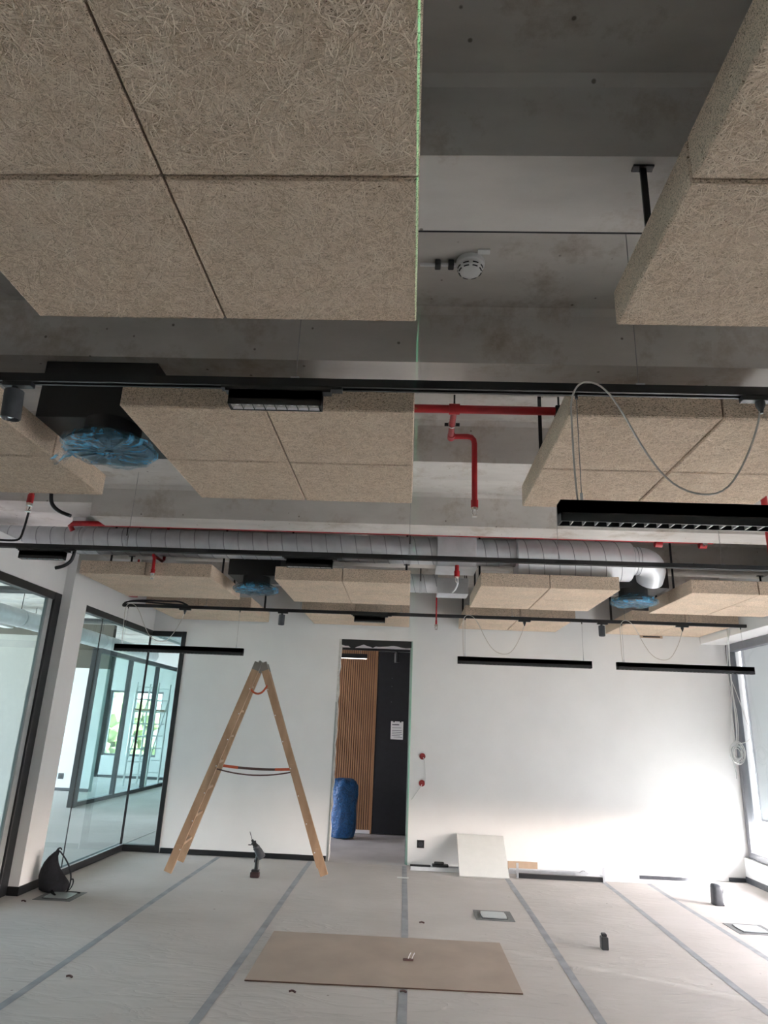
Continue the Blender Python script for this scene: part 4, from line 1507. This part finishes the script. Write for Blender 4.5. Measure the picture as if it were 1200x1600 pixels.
MB().tube([(1.93, 8.29, .045), (1.97, 8.28, .075), (2.03, 8.29, .05), (2.07, 8.31, .042)], .006, 8, smooth=2).build('bent_wire', 'aluminium', t)

# ------------------------------------------------------------------ cables with coil at the window corner
t = thing('cable_bundle', (3.80, 8.30, 1.3), 'bundle of grey cables hanging down the window corner, coiled half way', 'cable')
random.seed(21)
for k in range(5):
    ox, oy = random.uniform(-.03, .03), random.uniform(-.02, .02)
    x0 = 3.835 + ox
    pts = [(3.552 + oy * .3, 7.68 + ox * 1.6, 2.69), (3.555 + oy * .3, 7.69 + ox, 2.60), (3.60 + ox * .3, 7.8 + oy, 2.565), (3.75 + ox * .6, 8.15 + oy, 2.54), (3.80 + ox * .6, 8.28 + oy, 2.42), (3.795 + ox * .8, 8.29 + oy, 2.2), (3.80 + ox * .3, 8.29, 2.0),
           (3.80 + ox * 1.8, 8.29 + oy, 1.75), (3.79 + ox * 1.4, 8.29 + oy, 1.55), (3.775 + ox, 8.29, 1.44)]
    MB().tube(pts, .0042, 6, smooth=2).build('cable_strand', 'cable_white', t)
MB().tube([(3.80, 8.29, 2.2), (3.825, 8.2, 1.95), (3.84, 8.1, 1.7), (3.845, 8.05, 1.55), (3.83, 8.12, 1.48), (3.80, 8.27, 1.46)], .004, 6, smooth=2).build('cable_strand', 'cable_white', t)
for k in range(9):
    r = .055 + .009 * k * (.7 + .3 * random.random())
    cx, cz = 3.775 + random.uniform(-.012, .014), 1.355 + random.uniform(-.015, .012)
    cy = 8.28 + random.uniform(-.02, .02)
    pts = [(cx + r * .72 * math.cos(2 * math.pi * j / 28), cy + .015 * math.sin(2 * math.pi * j / 28 + k), cz + r * math.sin(2 * math.pi * j / 28)) for j in range(28)]
    MB().tube(pts, .0045, 6, closed=True).build('coil_turn', 'cable_white' if k % 3 else 'pipe_grey', t)
MB().tube([(3.71, 8.28, 1.30), (3.725, 8.28, 1.22), (3.74, 8.28, 1.14), (3.735, 8.28, 1.08)], .004, 6, smooth=2).build('cable_end', 'pipe_grey', t)

# ------------------------------------------------------------------ step ladder
t = thing('step_ladder', (-1.6, 7.6, 0), 'wooden double step ladder standing open beside the doorway', 'ladder')


def beam(p, q, w1, w2, up_hint, name, mat, parent):
    p, q = Vector(p), Vector(q)
    d = (q - p).normalized()
    u = Vector(up_hint)
    u = (u - d * d.dot(u)).normalized()
    v = d.cross(u)
    R = []
    for c in (p, q):
        R.append([c + su * w1 / 2 * u + sv * w2 / 2 * v for su, sv in ((-1, -1), (1, -1), (1, 1), (-1, 1))])
    m = MB()
    m.rings(R)
    return m.build(name, mat, parent)


FR = {'L': [((-2.33, 7.36, 0.028), (-1.655, 7.50, 2.09)), ((-2.39, 7.93, 0.028), (-1.70, 7.84, 2.09))],
      'R': [((-.795, 7.575, 0.028), (-1.60, 7.51, 2.09)), ((-.885, 7.985, 0.028), (-1.645, 7.85, 2.09))]}
for s, rails in FR.items():
    xdir = (1, 0, 0)
    for p, q in rails:
        rb = beam(p, q, .078, .03, xdir, 'rail', 'ladder_wood', t)
        d = (Vector(q) - Vector(p)).normalized()
        beam(Vector(q) - d * .075, Vector(q) + d * .012, .080, .034, xdir, 'hinge_plate', 'hinge_steel', rb)
    (p0, q0), (p1, q1) = rails
    for k in range(7):
        f_ = .115 + .128 * k
        a = Vector(p0).lerp(Vector(q0), f_)
        b = Vector(p1).lerp(Vector(q1), f_)
        e = (b - a).normalized() * .022
        rg = beam(a - e, b + e, .05, .022, (.35 if s == 'L' else -.35, 0, 1) if False else (1, 0, 0), 'rung', 'ladder_wood', t)
    for k in range(7):
        f_ = .10 + .128 * k
        a = Vector(p0).lerp(Vector(q0), f_)
        b = a + (Vector(p1) - Vector(p0)).normalized() * -.018
        MB().cyl(a + Vector((.03 if s == 'L' else -.03, -.018, 0)), a + Vector((.03 if s == 'L' else -.03, -.006, 0)), .006, 8).build('bolt', 'zinc_bright', t)
MB().cyl((-1.63, 7.47, 2.105), (-1.672, 7.88, 2.105), .016, 12).build('hinge_pin', 'hinge_steel', t)


def sag(a, b, dz, n=12):
    a, b = Vector(a), Vector(b)
    return [a.lerp(b, k / n) - Vector((0, 0, dz * 4 * (k / n) * (1 - k / n))) for k in range(n + 1)]


fz = .475
a = Vector(FR['L'][0][0]).lerp(Vector(FR['L'][0][1]), fz)
b = Vector(FR['R'][0][0]).lerp(Vector(FR['R'][0][1]), fz - .005)
MB().tube(sag(a, b, .055), (.007, .002), 6, flat=(0, 0, 1)).build('strap', 'strap_brown', t)
a2 = Vector(FR['L'][1][0]).lerp(Vector(FR['L'][1][1]), fz)
b2 = Vector(FR['R'][1][0]).lerp(Vector(FR['R'][1][1]), fz - .005)
st = MB().tube(sag(a2, b2, .02), (.013, .002), 6, flat=(0, 0, 1)).build('strap', 'strap_brown', t)
for k in (0, 9):
    MB().tube(sag(a2, b2, .02)[k:k + 4], (.0145, .003), 6, flat=(0, 0, 1)).build('strap_end', 'strap_orange', st)
MB().tube([(-1.73, 7.50, 1.86), (-1.70, 7.49, 1.80), (-1.64, 7.49, 1.765), (-1.58, 7.49, 1.78), (-1.53, 7.50, 1.86)], (.003, .012), 6, smooth=2, flat=(0, 1, 0)).build('hand_strap', 'strap_orange', t)

# ------------------------------------------------------------------ cordless drill standing on its battery
dx, dy = -1.478, 7.46
t = thing('cordless_drill', (dx, dy, 0), 'dark cordless drill with long bit standing on its battery below the ladder', 'drill')
bt = MB().box(dx - .055, dx + .055, dy - .04, dy + .04, .001, .065, .012, None, 2).build('battery', 'battery_red', t)
bx('battery_top', 'black_plastic', t, dx - .045, dx + .05, dy - .036, dy + .036, .062, .09, .01, None, 2)
m = MB()
m.tube([(dx + .008, dy, .08), (dx + .012, dy, .13), (dx + .01, dy, .19), (dx + .018, dy, .25)], (.026, .021), 12, smooth=1, flat=(1, 0, 0))
m.build('handle', 'black_plastic', t)
bx('trigger', 'battery_red', t, dx - .024, dx - .008, dy - .01, dy + .01, .165, .205, .004)
ax = Vector((-.60, 0, .80)).normalized()
c0 = Vector((dx + .075, dy, .215))
Rm = ax.to_track_quat('Z', 'Y').to_matrix().to_4x4()
MB().lathe([(.03, 0), (.045, .006), (.048, .03), (.046, .10), (.040, .125), (.042, .13), (.042, .15), (.036, .155)], c0, 24, Rm).build('motor_body', 'graphite', t)
MB().lathe([(.034, .15), (.034, .17), (.028, .175), (.028, .20), (.034, .205), (.034, .215), (.016, .225), (.014, .25)], c0, 20, Rm).build('chuck', 'black_plastic', t)
ax2 = Vector((-.36, 0, .93))
tip = c0 + ax * .245
MB().cyl(tip, tip + ax2 * .10, .0042, 8).build('drill_bit', 'graphite', t)
bx('side_clip', 'graphite', t, dx - .115, dx - .07, dy - .012, dy + .012, .352, .362, .003)
bx('depth_stop', 'graphite', t, dx - .05, dx - .005, dy - .035, dy - .02, .33, .342, .003)

for o_ in t.children:
    o_.data.transform(Matrix.Scale(.82, 4))

# ------------------------------------------------------------------ hardboard on the floor
t = thing('hardboard_sheet', (-.1, 5.17, 0), 'large brown hardboard sheet lying on the floor covering', 'hardboard')
hb = [(-.945, 5.675), (-.93, 4.66), (.732, 4.70), (.722, 5.69)]
m = MB().prism(hb, .0015, .0075)
m.build('sheet', 'hardboard', t)
m = MB()
m.prism([(-.93, 4.6595), (.732, 4.6995), (.732, 4.6975), (-.93, 4.6575)], .0015, .0078)
m.build('front_edge', 'hardboard_edge', t)
t = thing('cable_clip', (.06, 5.18, .008), 'small dark clip with white tabs lying on the hardboard sheet', 'clip')
bx('clip_base', 'strap_brown', t, .015, .085, 5.165, 5.19, .0076, .018, .003)
for x in (.05, .075):
    MB().tube([(x, 5.18, .016), (x + .008, 5.185, .035), (x + .018, 5.19, .05)], .003, 6).build('tab', 'white_plastic', t)

# ------------------------------------------------------------------ floor boxes
def floorbox(x0, y0, lab, s=.32):
    t = thing('floor_box', (x0 + s / 2, y0 + s / 2, 0), lab, 'floor box', 'square floor boxes')
    bx('cutout', 'floorbox_grey', t, x0, x0 + s, y0, y0 + s, .0005, .003)
    cx, cy = x0 + s / 2, y0 + s / 2
    rim = []
    h = .105
    for sx, sy in ((-1, -1), (1, -1), (1, 1), (-1, 1)):
        for u in range(5):
            a = math.atan2(sy, sx) + (u - 2) * .22
            k = h / max(abs(math.cos(a)), abs(math.sin(a)))
            k *= 1 - .06 * (2 - abs(u - 2)) / 2
            rim.append((cx + k * math.cos(a), cy + k * math.sin(a)))
    rim.sort(key=lambda p: math.atan2(p[1] - cy, p[0] - cx))
    MB().prism([(cx + (x - cx) * 1.08, cy + (y - cy) * 1.08) for x, y in rim], .003, .006).build('frame', 'black_plastic', t)
    MB().prism(rim, .006, .010).build('lid', 'steel_lid', t)


floorbox(.612, 6.31, 'floor box with pale lid in the middle of the floor')
floorbox(2.735, 6.31, 'floor box with shiny lid at the right edge near the window')
floorbox(-3.07, 6.20, 'floor box partly covered by the black backpack')

# ------------------------------------------------------------------ small things on the floor
t = thing('tool_battery', (1.483, 5.69, 0), 'small black battery standing on the floor right of the hardboard', 'battery')
bx('body', 'black_plastic', t, 1.458, 1.508, 5.66, 5.72, .001, .085, .005)
bx('top_rail', 'black_rubber', t, 1.466, 1.500, 5.668, 5.712, .085, .105, .004)
t = thing('tool_case', (2.99, 7.31, 0), 'dark grey rounded tool case standing on the floor near the bright corner', 'tool case')
m = MB()
R = []
for z, a_, b_, ox in ((.001, .045, .05, 0), (.01, .05, .055, 0), (.12, .05, .055, 0), (.155, .047, .052, -.002), (.175, .035, .042, -.008), (.182, .015, .02, -.012)):
    R.append([Vector((2.99 + ox + a_ * math.copysign(abs(math.cos(u)) ** .6, math.cos(u)), 7.31 + b_ * math.copysign(abs(math.sin(u)) ** .6, math.sin(u)), z)) for u in [2 * math.pi * k / 28 for k in range(28)]])
m.rings(R)
m.build('shell', 'graphite', t, 50)
bx('latch', 'black_plastic', t, 3.038, 3.052, 7.295, 7.325, .10, .14, .004)
bx('base_ring', 'black_plastic', t, 2.942, 3.038, 7.258, 7.362, .0005, .012, .006)
tag(bx('paper_scrap', 'paper', None, -.06, .06, 7.76, 7.83, .0014, .0025, 0, None), 'small white paper scrap on the floor in front of the doorway', 'paper')
random.seed(31)
for k, (x, y, lab) in enumerate(((-1.95, 4.55, 'crumb of debris on the floor at the lower left'), (-.62, 4.52, 'crumb of debris on the floor below the hardboard sheet'),
                                 (.16, 6.12, 'thin dark splinter on the floor behind the hardboard sheet'), (-3.1, 6.12, 'curled scrap of foil at the foot of the white pier'),
                                 (.02, 4.62, 'crumb of debris at the front edge of the hardboard sheet'))):
    t = thing('debris', (x, y, 0), lab, 'debris')
    MB().tube([(x - .018, y, .007), (x, y + .008, .010), (x + .02, y - .004, .006)], .006, 6, smooth=1).build('scrap', 'strap_brown', t)

# ------------------------------------------------------------------ black backpack
bxp, byp = -3.06, 6.52
t = thing('backpack', (bxp, byp, 0), 'black backpack slumped on the floor against the white pier', 'backpack')
m = MB()
R = []
random.seed(9)
for z, cx, rx, ry in ((.002, .0, .10, .07), (.02, .0, .125, .10), (.07, -.005, .128, .105), (.12, -.025, .108, .095), (.17, -.048, .082, .08), (.22, -.055, .058, .06), (.27, -.045, .038, .042), (.31, -.02, .022, .024), (.325, -.008, .008, .010)):
    ring = []
    for k in range(32):
        a = 2 * math.pi * k / 32
        d = 1 + .05 * math.sin(3 * a + z * 22) + .03 * math.sin(7 * a - z * 40)
        ring.append(Vector((bxp + cx + rx * d * math.cos(a), byp + ry * d * math.sin(a), z)))
    R.append(ring)
m.rings(R)
m.build('bag_body', 'black_fabric', t, 60)
m = MB()
m.tube([(bxp + .01, byp - .01, .318), (bxp + .07, byp - .02, .27), (bxp + .13, byp - .03, .20), (bxp + .165, byp - .04, .12), (bxp + .165, byp - .05, .05), (bxp + .155, byp - .06, .012)], (.012, .004), 8, smooth=2, flat=(0, 1, 0))
m.build('shoulder_strap', 'black_fabric', t)
m = MB()
m.tube([(bxp + .15, byp - .06, .012), (bxp + .185, byp - .06, .04), (bxp + .20, byp - .06, .085), (bxp + .19, byp - .06, .12), (bxp + .165, byp - .05, .10)], (.010, .004), 8, smooth=2, flat=(0, 1, 0))
m.build('shoulder_strap', 'black_fabric', t)
MB().tube([(bxp + .15, byp - .05, .01), (bxp + .22, byp - .055, .012), (bxp + .27, byp - .05, .008)], (.007, .003), 8, smooth=1).build('webbing_tail', 'black_fabric', t)
MB().tube([(bxp + .02, byp - .08, .03), (bxp + .08, byp - .15, .010), (bxp + .115, byp - .19, .008)], (.012, .005), 8, smooth=1).build('webbing_tail', 'black_fabric', t)
MB().tube([(bxp - .025, byp, .31), (bxp - .01, byp, .338), (bxp + .012, byp, .342), (bxp + .02, byp, .325)], (.009, .005), 8, smooth=2).build('grab_handle', 'black_fabric', t)
